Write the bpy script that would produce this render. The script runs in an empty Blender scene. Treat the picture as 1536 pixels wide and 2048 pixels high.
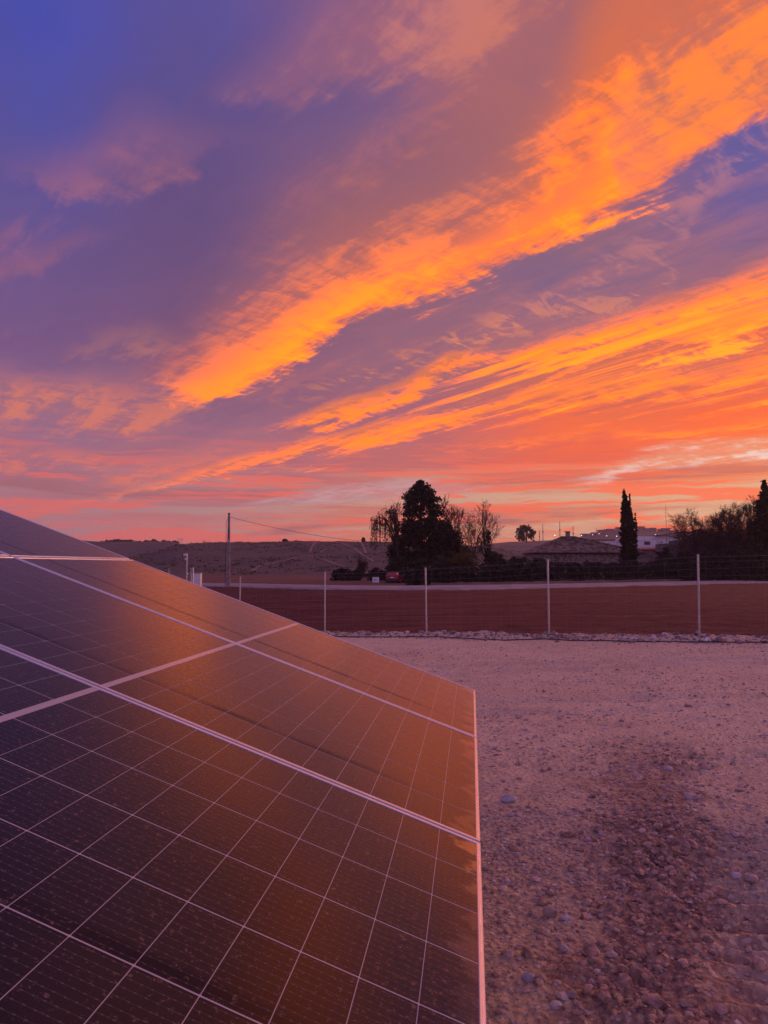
import bpy, math, random
import numpy as np
R = math.radians
rng = np.random.default_rng(7)
random.seed(7)
scene = bpy.context.scene
col = scene.collection

# ------------------------------------------------------------------ camera
FPX, HZ, CAMZ = 1527.6, 1133.5, 1.65           # focal length in photo pixels, horizon row, eye height
PITCH = math.atan((HZ - 1024.0) / FPX)
cam_d = bpy.data.cameras.new('camera'); cam = bpy.data.objects.new('camera', cam_d); col.objects.link(cam)
cam_d.sensor_fit = 'VERTICAL'; cam_d.sensor_height = 36.0; cam_d.lens = 36.0 * FPX / 2048.0
cam_d.clip_start = 0.05; cam_d.clip_end = 20000
cam.location = (0, 0, CAMZ); cam.rotation_euler = (R(90) + PITCH, 0, 0)
scene.camera = cam
_F = np.array([0, math.cos(PITCH), math.sin(PITCH)]); _U = np.array([0, -math.sin(PITCH), math.cos(PITCH)])

def ray(px, py):
    return _F + np.array([1.0, 0, 0]) * (px - 768) / FPX + _U * (1024 - py) / FPX
def at(px, py, y):
    """point seen at a pixel, y metres ahead"""
    d = ray(px, py); d = d / d[1] * y
    return np.array([d[0], d[1], d[2] + CAMZ])
def ael(px, py):
    d = ray(px, py); d = d / np.linalg.norm(d)
    return math.degrees(math.atan2(d[0], d[1])), math.degrees(math.asin(d[2]))

# ------------------------------------------------------------------ render settings / exposure
scene.render.engine = 'CYCLES'
scene.cycles.use_denoising = True
scene.cycles.max_bounces = 6; scene.cycles.diffuse_bounces = 3; scene.cycles.glossy_bounces = 3
scene.cycles.transparent_max_bounces = 8; scene.cycles.volume_bounces = 1
scene.cycles.sample_clamp_indirect = 6.0
scene.view_settings.view_transform = 'Standard'; scene.view_settings.look = 'None'
scene.view_settings.exposure = 0.0; scene.view_settings.gamma = 1.0
SUN_AZ, SUN_EL = 52.0, 9.0

# ------------------------------------------------------------------ node helpers
def lin(c):
    return tuple(((v / 255.0) / 12.92 if v / 255.0 <= 0.04045 else ((v / 255.0 + 0.055) / 1.055) ** 2.4) for v in c)

class G:
    """tiny builder for node trees: every method returns an output socket"""
    def __init__(s, tree): s.t = tree; s.n = tree.nodes; s.l = tree.links
    def new(s, typ, **kw):
        nd = s.n.new(typ)
        for k, v in kw.items(): setattr(nd, k, v)
        return nd
    def put(s, sock, v):
        if isinstance(v, bpy.types.NodeSocket): s.l.new(v, sock)
        elif v is not None:
            if sock.type == 'RGBA' and not hasattr(v, '__len__'): v = (v, v, v, 1)
            elif sock.type == 'RGBA' and len(v) == 3: v = (*v, 1)
            sock.default_value = v
    def m(s, op, a, b=None, c=None, clamp=False):
        nd = s.new('ShaderNodeMath', operation=op, use_clamp=clamp)
        s.put(nd.inputs[0], a); s.put(nd.inputs[1], b); s.put(nd.inputs[2], c)
        return nd.outputs[0]
    def add(s, a, b): return s.m('ADD', a, b)
    def sub(s, a, b): return s.m('SUBTRACT', a, b)
    def mul(s, a, b): return s.m('MULTIPLY', a, b)
    def mad(s, a, b, c): return s.m('MULTIPLY_ADD', a, b, c)
    def vm(s, op, a, b=None, out=0):
        nd = s.new('ShaderNodeVectorMath', operation=op)
        s.put(nd.inputs[0], a)
        if op == 'SCALE': s.put(nd.inputs['Scale'], b)
        elif b is not None: s.put(nd.inputs[1], b)
        return nd.outputs[out]
    def xyz(s, v):
        nd = s.new('ShaderNodeSeparateXYZ'); s.put(nd.inputs[0], v); return nd.outputs
    def vec(s, x, y, z=0.0):
        nd = s.new('ShaderNodeCombineXYZ'); s.put(nd.inputs[0], x); s.put(nd.inputs[1], y); s.put(nd.inputs[2], z); return nd.outputs[0]
    def noise(s, v, scale=1.0, detail=4.0, rough=0.55, dist=0.0, dim='3D', colour=False, lac=2.0):
        nd = s.new('ShaderNodeTexNoise', noise_dimensions=dim)
        s.put(nd.inputs['Vector'], v); nd.inputs['Scale'].default_value = scale
        nd.inputs['Detail'].default_value = detail; nd.inputs['Roughness'].default_value = rough
        nd.inputs['Distortion'].default_value = dist; nd.inputs['Lacunarity'].default_value = lac
        return nd.outputs[1 if colour else 0]
    def voro(s, v, scale, feature='F1', out='Distance', rand=1.0):
        nd = s.new('ShaderNodeTexVoronoi', feature=feature); s.put(nd.inputs['Vector'], v)
        nd.inputs['Scale'].default_value = scale; nd.inputs['Randomness'].default_value = rand
        return nd.outputs[out]
    def ss(s, v, lo, hi, a=0.0, b=1.0, smooth=True):
        nd = s.new('ShaderNodeMapRange', interpolation_type='SMOOTHSTEP' if smooth else 'LINEAR', clamp=True)
        s.put(nd.inputs[0], v); s.put(nd.inputs[1], lo); s.put(nd.inputs[2], hi); s.put(nd.inputs[3], a); s.put(nd.inputs[4], b)
        return nd.outputs[0]
    def mix(s, f, a, b, mode='MIX'):
        nd = s.new('ShaderNodeMix', data_type='RGBA', blend_type=mode, clamp_factor=True)
        s.put(nd.inputs[0], f); s.put(nd.inputs[6], a); s.put(nd.inputs[7], b)
        return nd.outputs[2]
    def ramp(s, f, stops, interp='LINEAR'):
        nd = s.new('ShaderNodeValToRGB'); r = nd.color_ramp; r.interpolation = interp
        while len(r.elements) < len(stops): r.elements.new(0.5)
        for e, (p, c) in zip(r.elements, stops):
            e.position = p
        for e, (p, c) in zip(r.elements, stops):
            e.position = p; e.color = (*c, 1) if len(c) == 3 else c
        s.put(nd.inputs[0], f); return nd.outputs[0]
    def curve(s, x, pts):
        nd = s.new('ShaderNodeFloatCurve'); c = nd.mapping.curves[0]
        nd.mapping.use_clip = False
        pts = sorted(pts)
        while len(c.points) < len(pts): c.points.new(0.5, 0.5)
        for p, q in zip(c.points, pts): p.location = q; p.handle_type = 'AUTO_CLAMPED'
        nd.mapping.update(); s.put(nd.inputs['Value'], x)
        return nd.outputs[0]

# ------------------------------------------------------------------ world: dawn sky with lit cloud sheets
world = bpy.data.worlds.new('World'); scene.world = world; world.use_nodes = True
def build_sky():
    t = world.node_tree; t.nodes.clear(); g = G(t)
    D = g.new('ShaderNodeTexCoord').outputs['Generated']
    D = g.vm('NORMALIZE', D)
    x, y, z = g.xyz(D)
    zc = g.m('MAXIMUM', z, 0.0)
    az = g.mul(g.m('ARCTAN2', x, y), 57.29578)
    el0 = g.mul(g.m('ARCSINE', z), 57.29578)
    # cloud-sheet coordinates: streets run from far left towards near right
    inv = g.m('DIVIDE', 1.0, g.add(zc, 0.09))
    px, py = g.mul(x, inv), g.mul(y, inv)
    al = g.add(g.mul(px, 0.64), g.mul(py, -0.77))      # along the streets
    ac = g.add(g.mul(px, 0.77), g.mul(py, 0.64))       # across them
    big = g.noise(g.vec(g.mul(al, 0.55), g.mul(ac, 1.1), 3.1), 1.0, 4, 0.55, 0.3, colour=True)
    bx, by, bz = g.xyz(g.vm('SUBTRACT', big, (0.5, 0.5, 0.5)))
    streak = g.noise(g.vec(g.mad(bx, 0.8, g.mul(al, 0.9)), g.mad(by, 0.8, g.mul(ac, 4.2)), 7.7), 1.0, 7, 0.70)
    flake = g.noise(g.vec(g.mad(bx, 1.2, g.mul(al, 3.4)), g.mad(by, 1.2, g.mul(ac, 8.5)), 1.7), 1.0, 6, 0.70, 0.5)
    fibre = g.noise(g.vec(g.mul(al, 13.0), g.mul(ac, 5.0), 5.2), 1.0, 4, 0.68, 0.6)
    st, fl, fb = g.sub(streak, 0.5), g.sub(flake, 0.5), g.sub(fibre, 0.5)
    hz = g.noise(g.vec(g.mul(az, 0.055), g.mul(el0, 0.85), 2.3), 1.0, 6, 0.6, 0.5)    # flat streaks low over the horizon
    hz2 = g.mad(g.sub(hz, 0.5), 0.45, g.noise(g.vec(g.mul(az, 0.10), g.mad(g.noise(g.vec(g.mul(az, 0.16), 4.0, 1.0), 1.0, 3, 0.5), 1.6, g.mul(el0, 1.5)), 8.3), 1.0, 5, 0.6, 0.5))
    # ragged version of the elevation, so that no edge is clean
    hfac = g.ss(el0, 0.0, 14.0, 0.12, 1.0, smooth=False)
    warp = g.add(g.add(g.mul(by, 5.0), g.mul(st, 4.2)), g.add(g.mul(fl, 3.8), g.mul(fb, 2.0)))
    el = g.mad(warp, hfac, el0)
    elb = g.mad(g.add(g.mul(by, 8.0), g.mul(st, 5.0)), hfac, el0)
    els = g.mad(g.add(g.mul(by, 6.0), g.mul(st, 1.0)), hfac, el0)
    eln = g.m('DIVIDE', elb, 90.0, clamp=True)
    ua = g.ss(az, -60.0, 60.0, 0.0, 1.0, smooth=False)
    # --- veil behind the bright clouds: elevation ramps at several bearings, blended across
    def colramp(px_col, rows):
        st = []
        for yy, c in rows: st.append((max(ael(px_col, yy)[1], 0.0) / 90.0, lin(c)))
        return sorted(st)
    cols = [
        (-75.0, [(0.0, lin((176, 120, 138))), (0.10, lin((150, 108, 150))), (0.22, lin((118, 98, 160))), (0.4, lin((90, 86, 172))), (1.0, lin((84, 82, 172)))]),
        (ael(30, 600)[0], colramp(30, [(1133, (205, 125, 122)), (1060, (190, 112, 120)), (1010, (172, 112, 126)), (940, (160, 104, 126)), (850, (148, 104, 134)), (700, (118, 84, 130)), (550, (106, 82, 136)), (400, (94, 80, 144)), (250, (80, 78, 158)), (60, (70, 76, 170)), (-900, (84, 82, 172))])),
        (ael(400, 600)[0], colramp(400, [(1133, (212, 128, 116)), (1060, (200, 116, 114)), (1000, (178, 112, 120)), (930, (170, 106, 122)), (850, (150, 100, 126)), (700, (124, 82, 116)), (550, (108, 78, 122)), (400, (101, 77, 126)), (250, (92, 78, 140)), (60, (90, 80, 152)), (-900, (92, 84, 160))])),
        (ael(768, 600)[0], colramp(768, [(1133, (222, 132, 104)), (1060, (216, 122, 100)), (1000, (196, 112, 108)), (940, (196, 104, 104)), (850, (170, 100, 112)), (700, (146, 96, 118)), (600, (142, 94, 116)), (480, (158, 96, 104)), (350, (132, 88, 116)), (220, (112, 84, 130)), (60, (140, 92, 126)), (-900, (150, 98, 130))])),
        (ael(1150, 600)[0], colramp(1150, [(1133, (228, 140, 104)), (1060, (224, 130, 100)), (1000, (214, 122, 100)), (930, (240, 96, 66)), (850, (248, 104, 58)), (760, (206, 104, 78)), (680, (150, 98, 112)), (560, (126, 94, 128)), (450, (150, 98, 112)), (300, (188, 106, 88)), (100, (196, 110, 90)), (-900, (176, 106, 112))])),
        (ael(1510, 600)[0], colramp(1510, [(1133, (232, 150, 108)), (1060, (226, 142, 106)), (1000, (220, 140, 112)), (930, (244, 122, 78)), (870, (255, 108, 48)), (790, (254, 98, 46)), (700, (220, 102, 70)), (600, (158, 96, 112)), (500, (130, 92, 126)), (400, (100, 86, 146)), (290, (96, 86, 152)), (180, (128, 94, 132)), (60, (176, 106, 108)), (-900, (176, 106, 112))])),
        (75.0, [(0.0, lin((226, 150, 112))), (0.10, lin((232, 120, 84))), (0.22, lin((180, 104, 104))), (0.4, lin((170, 104, 110))), (1.0, lin((150, 96, 130)))]),
    ]
    azw = g.mad(bx, 9.0, az)
    base = None; last = None
    for a, stops in cols:
        c = g.ramp(eln, stops)
        base = c if base is None else g.mix(g.ss(azw, last, a), base, c)
        last = a
    west = g.ramp(eln, [(0.0, lin((176, 146, 186))), (0.12, lin((164, 148, 214))), (0.35, lin((150, 126, 192))), (1.0, lin((150, 106, 150)))])
    base = g.mix(g.ss(g.m('ABSOLUTE', az), 70.0, 135.0), base, west)
    # mottling of the veil
    mott = g.add(g.add(g.mul(st, 1.1), g.mul(fl, 0.7)), g.mul(bz, 0.9))
    pink = g.mul(g.ss(mott, -0.02, 0.38), g.ss(el0, 3.0, 12.0, 0.0, 0.62))
    base = g.mix(g.mul(g.ss(mott, -0.02, -0.36), 0.35), base, g.mix(0.6, base, lin((84, 66, 118))))
    base = g.mix(pink, base, g.mix(0.55, base, lin((214, 118, 104))))
    # --- low streaks over the horizon
    low = g.ss(el0, 9.0, 5.0)
    right = g.ss(az, -30.0, 30.0)
    base = g.mix(g.mul(g.mul(g.ss(hz, 0.46, 0.60), low), 0.8), base, g.mix(right, lin((164, 122, 134)), lin((226, 182, 146))))
    base = g.mix(g.mul(g.mul(g.ss(hz2, 0.49, 0.58), g.ss(el0, 11.0, 6.0)), g.ss(el0, 0.4, 1.8, 0.2, 0.85)), base, g.mix(right, lin((216, 104, 104)), (1.05, 0.15, 0.05)))
    dark = g.mul(g.mul(g.ss(hz, 0.46, 0.36), g.ss(el0, 9.0, 5.0)), g.ss(el0, 0.8, 3.0, 0.0, 0.7))
    base = g.mix(dark, base, lin((158, 98, 108)))
    azf = g.ss(g.m('ABSOLUTE', az), 75.0, 48.0)
    def uc(pxx, pyy):
        a, e = ael(pxx, pyy); return ((a + 60.0) / 120.0, e / 90.0)
    def band(colr, lower, upper, sl, su, k, c1, c2, rough=0.25, e=None, eu=None, tx=None):
        e = e or el
        lo = g.mul(g.curve(ua, [uc(*p) for p in lower]), 90.0); up = g.mul(g.curve(ua, [uc(*p) for p in upper]), 90.0)
        m1 = g.ss(g.sub(e, lo), -sl, sl); m2 = g.ss(g.sub(up, eu or e), -su, su)
        mk = g.mul(g.mul(m1, m2), azf)
        tex = tx or TEX
        if rough: mk = g.mul(mk, g.ss(tex, -rough - 0.28, 0.32 - rough * 0.4, 1.0 - rough * 2.2, 1.0))
        cc = g.mix(g.ss(tex, -0.16, 0.22), c1, c2)
        return g.mix(g.mul(mk, k), colr, cc), mk
    TEX = g.add(g.mul(st, 1.5), g.add(g.mul(fl, 1.2), g.mul(fb, 0.8)))
    TXS = g.add(g.add(g.mul(st, 1.3), g.mul(fl, 0.9)), g.add(g.mul(by, 0.7), g.mul(fb, 0.75)))
    OR, OY, YE = (1.35, 0.205, 0.022), (1.8, 0.29, 0.008), (2.2, 0.43, 0.003)
    SAL = lin((222, 122, 96)); PK = lin((196, 112, 112)); PK2 = lin((212, 126, 118))
    L = base
    # faint pink wedge and wisps on the left
    L, _ = band(L, [(60, 370), (180, 378), (300, 380), (390, 360), (430, 312), (470, 300)], [(60, 352), (180, 300), (280, 250), (380, 285), (430, 300), (470, 312)], 0.7, 1.8, 0.5, lin((150, 96, 124)), lin((180, 106, 118)), 0.2)
    L, _ = band(L, [(10, 535), (90, 525), (150, 498), (200, 470)], [(10, 515), (90, 490), (150, 470), (200, 468)], 0.8, 0.9, 0.45, lin((150, 92, 120)), lin((166, 98, 112)), 0.2)
    L, _ = band(L, [(120, 715), (180, 722), (280, 715), (345, 690), (380, 690)], [(120, 722), (180, 690), (280, 660), (345, 680), (380, 700)], 0.7, 0.9, 0.55, lin((160, 104, 116)), lin((190, 116, 106)), 0.3)
    L, _ = band(L, [(-120, 830), (0, 838), (150, 850), (300, 856), (360, 838), (430, 800), (520, 765)], [(-120, 745), (0, 750), (80, 762), (200, 770), (330, 775), (430, 745), (520, 740)], 1.1, 1.0, 0.7, lin((170, 106, 118)), lin((228, 124, 94)), 0.3)
    L, _ = band(L, [(0, 935), (120, 925), (260, 970), (420, 960), (540, 930), (620, 905)], [(0, 880), (120, 890), (260, 925), (420, 905), (540, 905), (620, 895)], 0.8, 0.8, 0.7, lin((190, 108, 116)), lin((232, 118, 96)), 0.35)
    # pink streak across the top
    L, _ = band(L, [(440, 225), (500, 225), (570, 245), (640, 208), (740, 165), (860, 150), (1000, 190), (1100, 260), (1180, 300), (1280, 300), (1400, 200)], [(440, 232), (500, 185), (570, 130), (640, 75), (740, 10), (860, -90), (1000, -220), (1100, -150), (1180, 250), (1280, 420), (1400, 500)], 0.9, 2.6, 0.75, lin((160, 98, 118)), lin((205, 122, 112)), 0.28)
    # great orange band, right-hand sheet first, then its bright ridge
    low1 = [(370, 770), (430, 772), (520, 745), (600, 705), (690, 652), (830, 606), (960, 562), (1100, 505), (1200, 448), (1300, 395), (1400, 330), (1536, 240), (1700, 120), (1900, -60)]
    L, _ = band(L, low1, [(330, 800), (430, 660), (520, 570), (600, 500), (700, 420), (800, 330), (880, 240), (960, 130), (1040, -10), (1120, -180), (1220, -420), (1340, -700), (1900, -900)], 0.7, 7.5, 0.85, lin((156, 96, 106)), lin((206, 116, 92)), 0.08, eu=els, tx=TXS)
    L, _ = band(L, low1, [(330, 800), (400, 735), (450, 690), (520, 640), (600, 590), (750, 528), (900, 482), (1000, 420), (1070, 330), (1120, 220), (1170, 90), (1230, -60), (1340, -300), (1600, -500), (1900, -600)], 0.55, 4.6, 0.95, lin((224, 110, 64)), OY, 0.12, eu=els, tx=TXS)
    L, _ = band(L, [(x_, y_ - 8) for x_, y_ in low1], [(370, 790), (430, 768), (520, 708), (600, 652), (690, 598), (830, 545), (960, 496), (1100, 420), (1180, 352), (1225, 270), (1265, 200), (1300, 270), (1400, 310), (1536, 240), (1700, 120), (1900, -60)], 1.0, 2.2, 0.9, OY, YE, 0.26, eu=els, tx=TXS)
    L, _ = band(L, [(1120, 200), (1200, 260), (1260, 400), (1320, 370), (1420, 300), (1536, 225), (1700, 100)], [(1120, 420), (1200, 330), (1260, 160), (1320, 120), (1420, 60), (1536, -20), (1700, -100)], 1.0, 2.5, 0.75, lin((188, 106, 100)), lin((250, 132, 60)), 0.3)
    # flecks along the crisp edge and between the bands
    fk = g.mul(g.ss(g.add(g.mul(fl, 0.75), g.mul(fb, 1.5)), -0.02, 0.22), azf)
    reg = g.mul(g.ss(g.sub(el0, g.mul(g.curve(ua, [uc(940, 700), uc(1040, 668), uc(1200, 655), uc(1330, 600), uc(1400, 420), uc(1460, 370), uc(1536, 330)]), 90)), -0.8, 0.8),
                g.ss(g.sub(g.mul(g.curve(ua, [uc(940, 640), uc(1040, 590), uc(1200, 500), uc(1330, 420), uc(1400, 330), uc(1460, 270), uc(1536, 215)]), 90), el0), -1.0, 1.5))
    L = g.mix(g.mul(g.mul(fk, reg), g.ss(el0, 14.0, 22.0, 0.8, 0.34)), L, g.mix(g.ss(el0, 14.0, 22.0), lin((250, 140, 66)), lin((214, 132, 124))))
    # lower streets
    L, _ = band(L, [(540, 856), (600, 862), (670, 846), (740, 815), (840, 778), (900, 745), (960, 722), (1000, 700)], [(540, 862), (600, 838), (670, 800), (760, 776), (850, 728), (900, 694), (960, 690), (1000, 702)], 0.45, 0.7, 0.95, lin((240, 124, 60)), OY, 0.3)
    L, _ = band(L, [(930, 735), (1000, 735), (1100, 722), (1200, 700), (1350, 655), (1450, 622), (1536, 596), (1700, 540)], [(930, 728), (1000, 708), (1080, 674), (1200, 640), (1350, 602), (1450, 570), (1536, 530), (1700, 450)], 0.5, 0.9, 0.88, lin((226, 116, 80)), OY, 0.30)
    L, _ = band(L, [(1060, 735), (1120, 728), (1220, 706), (1300, 690), (1420, 650), (1536, 612), (1700, 560)], [(1060, 732), (1120, 708), (1220, 672), (1300, 656), (1420, 618), (1536, 588), (1700, 530)], 0.4, 0.5, 0.95, OY, YE, 0.22)
    L, _ = band(L, [(1080, 775), (1150, 762), (1250, 738), (1350, 716), (1450, 700), (1536, 680), (1700, 640)], [(1080, 770), (1150, 742), (1250, 712), (1350, 690), (1450, 655), (1536, 628), (1700, 580)], 0.4, 0.5, 0.95, OY, YE, 0.22)
    L, _ = band(L, [(440, 950), (560, 925), (680, 900), (800, 880), (950, 855), (1080, 835), (1200, 806), (1320, 786), (1420, 768), (1536, 740), (1700, 700)], [(440, 938), (560, 905), (680, 868), (800, 834), (950, 804), (1080, 786), (1200, 764), (1320, 742), (1420, 735), (1536, 712), (1700, 660)], 0.5, 0.55, 0.92, lin((246, 124, 62)), OY, 0.26)
    L, _ = band(L, [(1100, 880), (1200, 872), (1350, 868), (1450, 858), (1536, 850), (1700, 840)], [(1100, 872), (1200, 858), (1350, 852), (1450, 842), (1536, 830), (1700, 815)], 0.35, 0.35, 0.8, lin((250, 120, 56)), OY, 0.34)
    n4 = g.noise(g.vec(g.mad(bx, 0.7, g.mul(al, 0.55)), g.mad(by, 0.9, g.mul(ac, 9.5)), 4.4), 1.0, 6, 0.68, 0.2)
    rg = g.mul(g.mul(g.ss(g.sub(el, g.mul(g.curve(ua, [uc(480, 945), uc(600, 930), uc(800, 893), uc(1100, 850), uc(1350, 815), uc(1536, 790), uc(1750, 760)]), 90)), -0.5, 0.8),
                     g.ss(g.sub(g.mul(g.curve(ua, [uc(480, 955), uc(600, 905), uc(760, 840), uc(900, 760), uc(1040, 680), uc(1300, 600), uc(1536, 540), uc(1750, 470)]), 90), el), -0.8, 1.2)), azf)
    L = g.mix(g.mul(g.mul(g.ss(n4, 0.47, 0.37), rg), 0.62), L, g.mix(right, lin((140, 92, 112)), lin((196, 92, 78))))
    L = g.mix(g.mul(g.mul(g.ss(n4, 0.53, 0.62), rg), 0.85), L, g.mix(g.ss(n4, 0.56, 0.70), OY, YE))
    # pale clear strip low on the right, where the sun is about to come up
    L, _ = band(L, [(1100, 955), (1180, 962), (1300, 936), (1430, 928), (1536, 926), (1800, 930)], [(1100, 965), (1180, 956), (1300, 908), (1430, 888), (1536, 878), (1800, 866)], 0.45, 0.6, 0.68, lin((224, 170, 140)), (0.86, 0.80, 0.76), 0.40, e=g.mad(hz2, 2.4, g.sub(el0, 1.2)))
    L, _ = band(L, [(520, 1012), (620, 1010), (750, 1000), (850, 984), (960, 980)], [(520, 1004), (620, 980), (750, 968), (850, 958), (960, 972)], 0.3, 0.3, 0.75, lin((176, 136, 146)), lin((190, 160, 166)), 0.3, e=g.mad(hz2, 2.0, g.sub(el0, 1.0)))
    # pale horizon air from the physical sky, under the clouds
    sky = g.new('ShaderNodeTexSky', sky_type='NISHITA', sun_disc=False)
    sky.sun_elevation = R(SUN_EL); sky.sun_rotation = R(SUN_AZ); sky.air_density = 1.4; sky.dust_density = 2.0
    b1 = g.new('ShaderNodeBackground'); g.put(b1.inputs[0], sky.outputs[0]); b1.inputs[1].default_value = 0.004
    b2 = g.new('ShaderNodeBackground'); g.put(b2.inputs[0], L); b2.inputs[1].default_value = 1.0
    a = g.new('ShaderNodeAddShader'); g.l.new(b1.outputs[0], a.inputs[0]); g.l.new(b2.outputs[0], a.inputs[1])
    o = g.new('ShaderNodeOutputWorld'); g.l.new(a.outputs[0], o.inputs[0])
build_sky()
world.cycles.sampling_method = 'MANUAL'; world.cycles.sample_map_resolution = 512

# ------------------------------------------------------------------ sun, still behind the cloud bank
sun_d = bpy.data.lights.new('sun', 'SUN'); sun = bpy.data.objects.new('sun', sun_d); col.objects.link(sun)
sun_d.energy = 1.6; sun_d.angle = R(40); sun_d.color = (1.0, 0.48, 0.40)
sun.rotation_euler = (R(90 - SUN_EL), 0, R(180 - SUN_AZ))

# ================================================================== mesh helpers
def link(o, parent=None):
    col.objects.link(o)
    if parent is not None: o.parent = parent
    return o
def tag(o, label=None, cat=None, group=None, kind=None):
    if label: o['label'] = label
    if cat: o['category'] = cat
    if group: o['group'] = group
    if kind: o['kind'] = kind
    return o
def empty(name, loc=(0, 0, 0), rz=0.0, parent=None):
    o = bpy.data.objects.new(name, None); o.location = loc; o.rotation_euler = (0, 0, rz)
    o.empty_display_size = 0.2
    return link(o, parent)
def mesh_obj(name, v, f, m=None, parent=None, smooth=False, loc=(0, 0, 0)):
    me = bpy.data.meshes.new(name)
    me.from_pydata(v if isinstance(v, list) else np.asarray(v).tolist(), [], f if isinstance(f, list) else np.asarray(f).tolist())
    if m is not None: me.materials.append(m)
    if smooth: me.polygons.foreach_set('use_smooth', [True] * len(me.polygons))
    me.update()
    o = bpy.data.objects.new(name, me); o.location = loc
    return link(o, parent)

class MB:
    """collects shapes for ONE mesh"""
    def __init__(s): s.v = []; s.f = []
    def raw(s, v, f):
        k = len(s.v); s.v += [tuple(map(float, p)) for p in v]; s.f += [tuple(int(i) + k for i in q) for q in f]; return s
    def box(s, x0, x1, y0, y1, z0, z1, bev=0.0):
        if bev <= 0:
            return s.raw([(x0, y0, z0), (x1, y0, z0), (x1, y1, z0), (x0, y1, z0), (x0, y0, z1), (x1, y0, z1), (x1, y1, z1), (x0, y1, z1)],
                         [(0, 3, 2, 1), (4, 5, 6, 7), (0, 1, 5, 4), (1, 2, 6, 5), (2, 3, 7, 6), (3, 0, 4, 7)])
        b = bev
        ring = lambda z, i: [(x0 + i, y0, z), (x1 - i, y0, z), (x1, y0 + i, z), (x1, y1 - i, z), (x1 - i, y1, z), (x0 + i, y1, z), (x0, y1 - i, z), (x0, y0 + i, z)]
        inner = lambda z: [(x0 + 2 * b, y0 + b, z), (x1 - 2 * b, y0 + b, z), (x1 - b, y0 + 2 * b, z), (x1 - b, y1 - 2 * b, z), (x1 - 2 * b, y1 - b, z), (x0 + 2 * b, y1 - b, z), (x0 + b, y1 - 2 * b, z), (x0 + b, y0 + 2 * b, z)]
        v = inner(z0) + ring(z0 + b, b) + ring(z1 - b, b) + inner(z1)
        f = [tuple(range(7, -1, -1)), tuple(range(24, 32))]
        for l in range(3):
            for i in range(8): j = (i + 1) % 8; f.append((l * 8 + i, l * 8 + j, l * 8 + 8 + j, l * 8 + 8 + i))
        return s.raw(v, f)
    def tube(s, pts, rad, sides=6, caps=True):
        pts = np.asarray(pts, float); n = len(pts)
        rad = np.full(n, rad) if np.isscalar(rad) else np.asarray(rad, float)
        tg = np.gradient(pts, axis=0); tg /= np.linalg.norm(tg, axis=1)[:, None] + 1e-9
        ref = np.array([0, 0, 1.0]) if abs(tg[0][2]) < 0.9 else np.array([1.0, 0, 0])
        k = len(s.v)
        for i in range(n):
            a = np.cross(tg[i], ref); a /= np.linalg.norm(a) + 1e-9; b = np.cross(tg[i], a)
            for j in range(sides):
                t = 2 * math.pi * j / sides
                s.v.append(tuple(pts[i] + rad[i] * (math.cos(t) * a + math.sin(t) * b)))
        for i in range(n - 1):
            for j in range(sides):
                j2 = (j + 1) % sides
                s.f.append((k + i * sides + j, k + i * sides + j2, k + (i + 1) * sides + j2, k + (i + 1) * sides + j))
        if caps:
            s.f.append(tuple(k + j for j in range(sides))[::-1]); s.f.append(tuple(k + (n - 1) * sides + j for j in range(sides)))
        return s
    def prism(s, poly, axis, a, b):
        """extrude a 2-d outline along axis 0/1/2 from a to b"""
        def p3(p, t): q = list(p); q.insert(axis, t); return tuple(q)
        n = len(poly); v = [p3(p, a) for p in poly] + [p3(p, b) for p in poly]
        f = [tuple(range(n))[::-1], tuple(range(n, 2 * n))] + [(i, (i + 1) % n, n + (i + 1) % n, n + i) for i in range(n)]
        return s.raw(v, f)
    def build(s, name, m, parent=None, smooth=False, loc=(0, 0, 0)):
        return mesh_obj(name, s.v, s.f, m, parent, smooth, loc)

def _hash(ix, iy, seed):
    h = (ix.astype(np.int64) * 374761393 + iy.astype(np.int64) * 668265263 + seed * 1274126177) & 0xffffffff
    h = ((h ^ (h >> 13)) * 1274126177) & 0xffffffff
    return ((h ^ (h >> 16)) & 0xffff) / 65535.0
def vnoise(x, y, seed=0):
    ix, iy = np.floor(x), np.floor(y); fx, fy = x - ix, y - iy
    fx = fx * fx * (3 - 2 * fx); fy = fy * fy * (3 - 2 * fy)
    a, b, c, d = _hash(ix, iy, seed), _hash(ix + 1, iy, seed), _hash(ix, iy + 1, seed), _hash(ix + 1, iy + 1, seed)
    return (a * (1 - fx) + b * fx) * (1 - fy) + (c * (1 - fx) + d * fx) * fy
def fbm(x, y, oct=5, seed=0, gain=0.5):
    x = np.asarray(x, float); y = np.asarray(y, float)
    r = 0; a = 1; t = 0
    for i in range(oct):
        r = r + a * (vnoise(x, y, seed + i * 17) - 0.5); t += a; a *= gain; x, y = x * 2.03 + 11.3, y * 2.03 + 5.1
    return r / t * 2
def sstep(a, b, x):
    t = np.clip((np.asarray(x, float) - a) / (b - a), 0, 1); return t * t * (3 - 2 * t)

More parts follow.
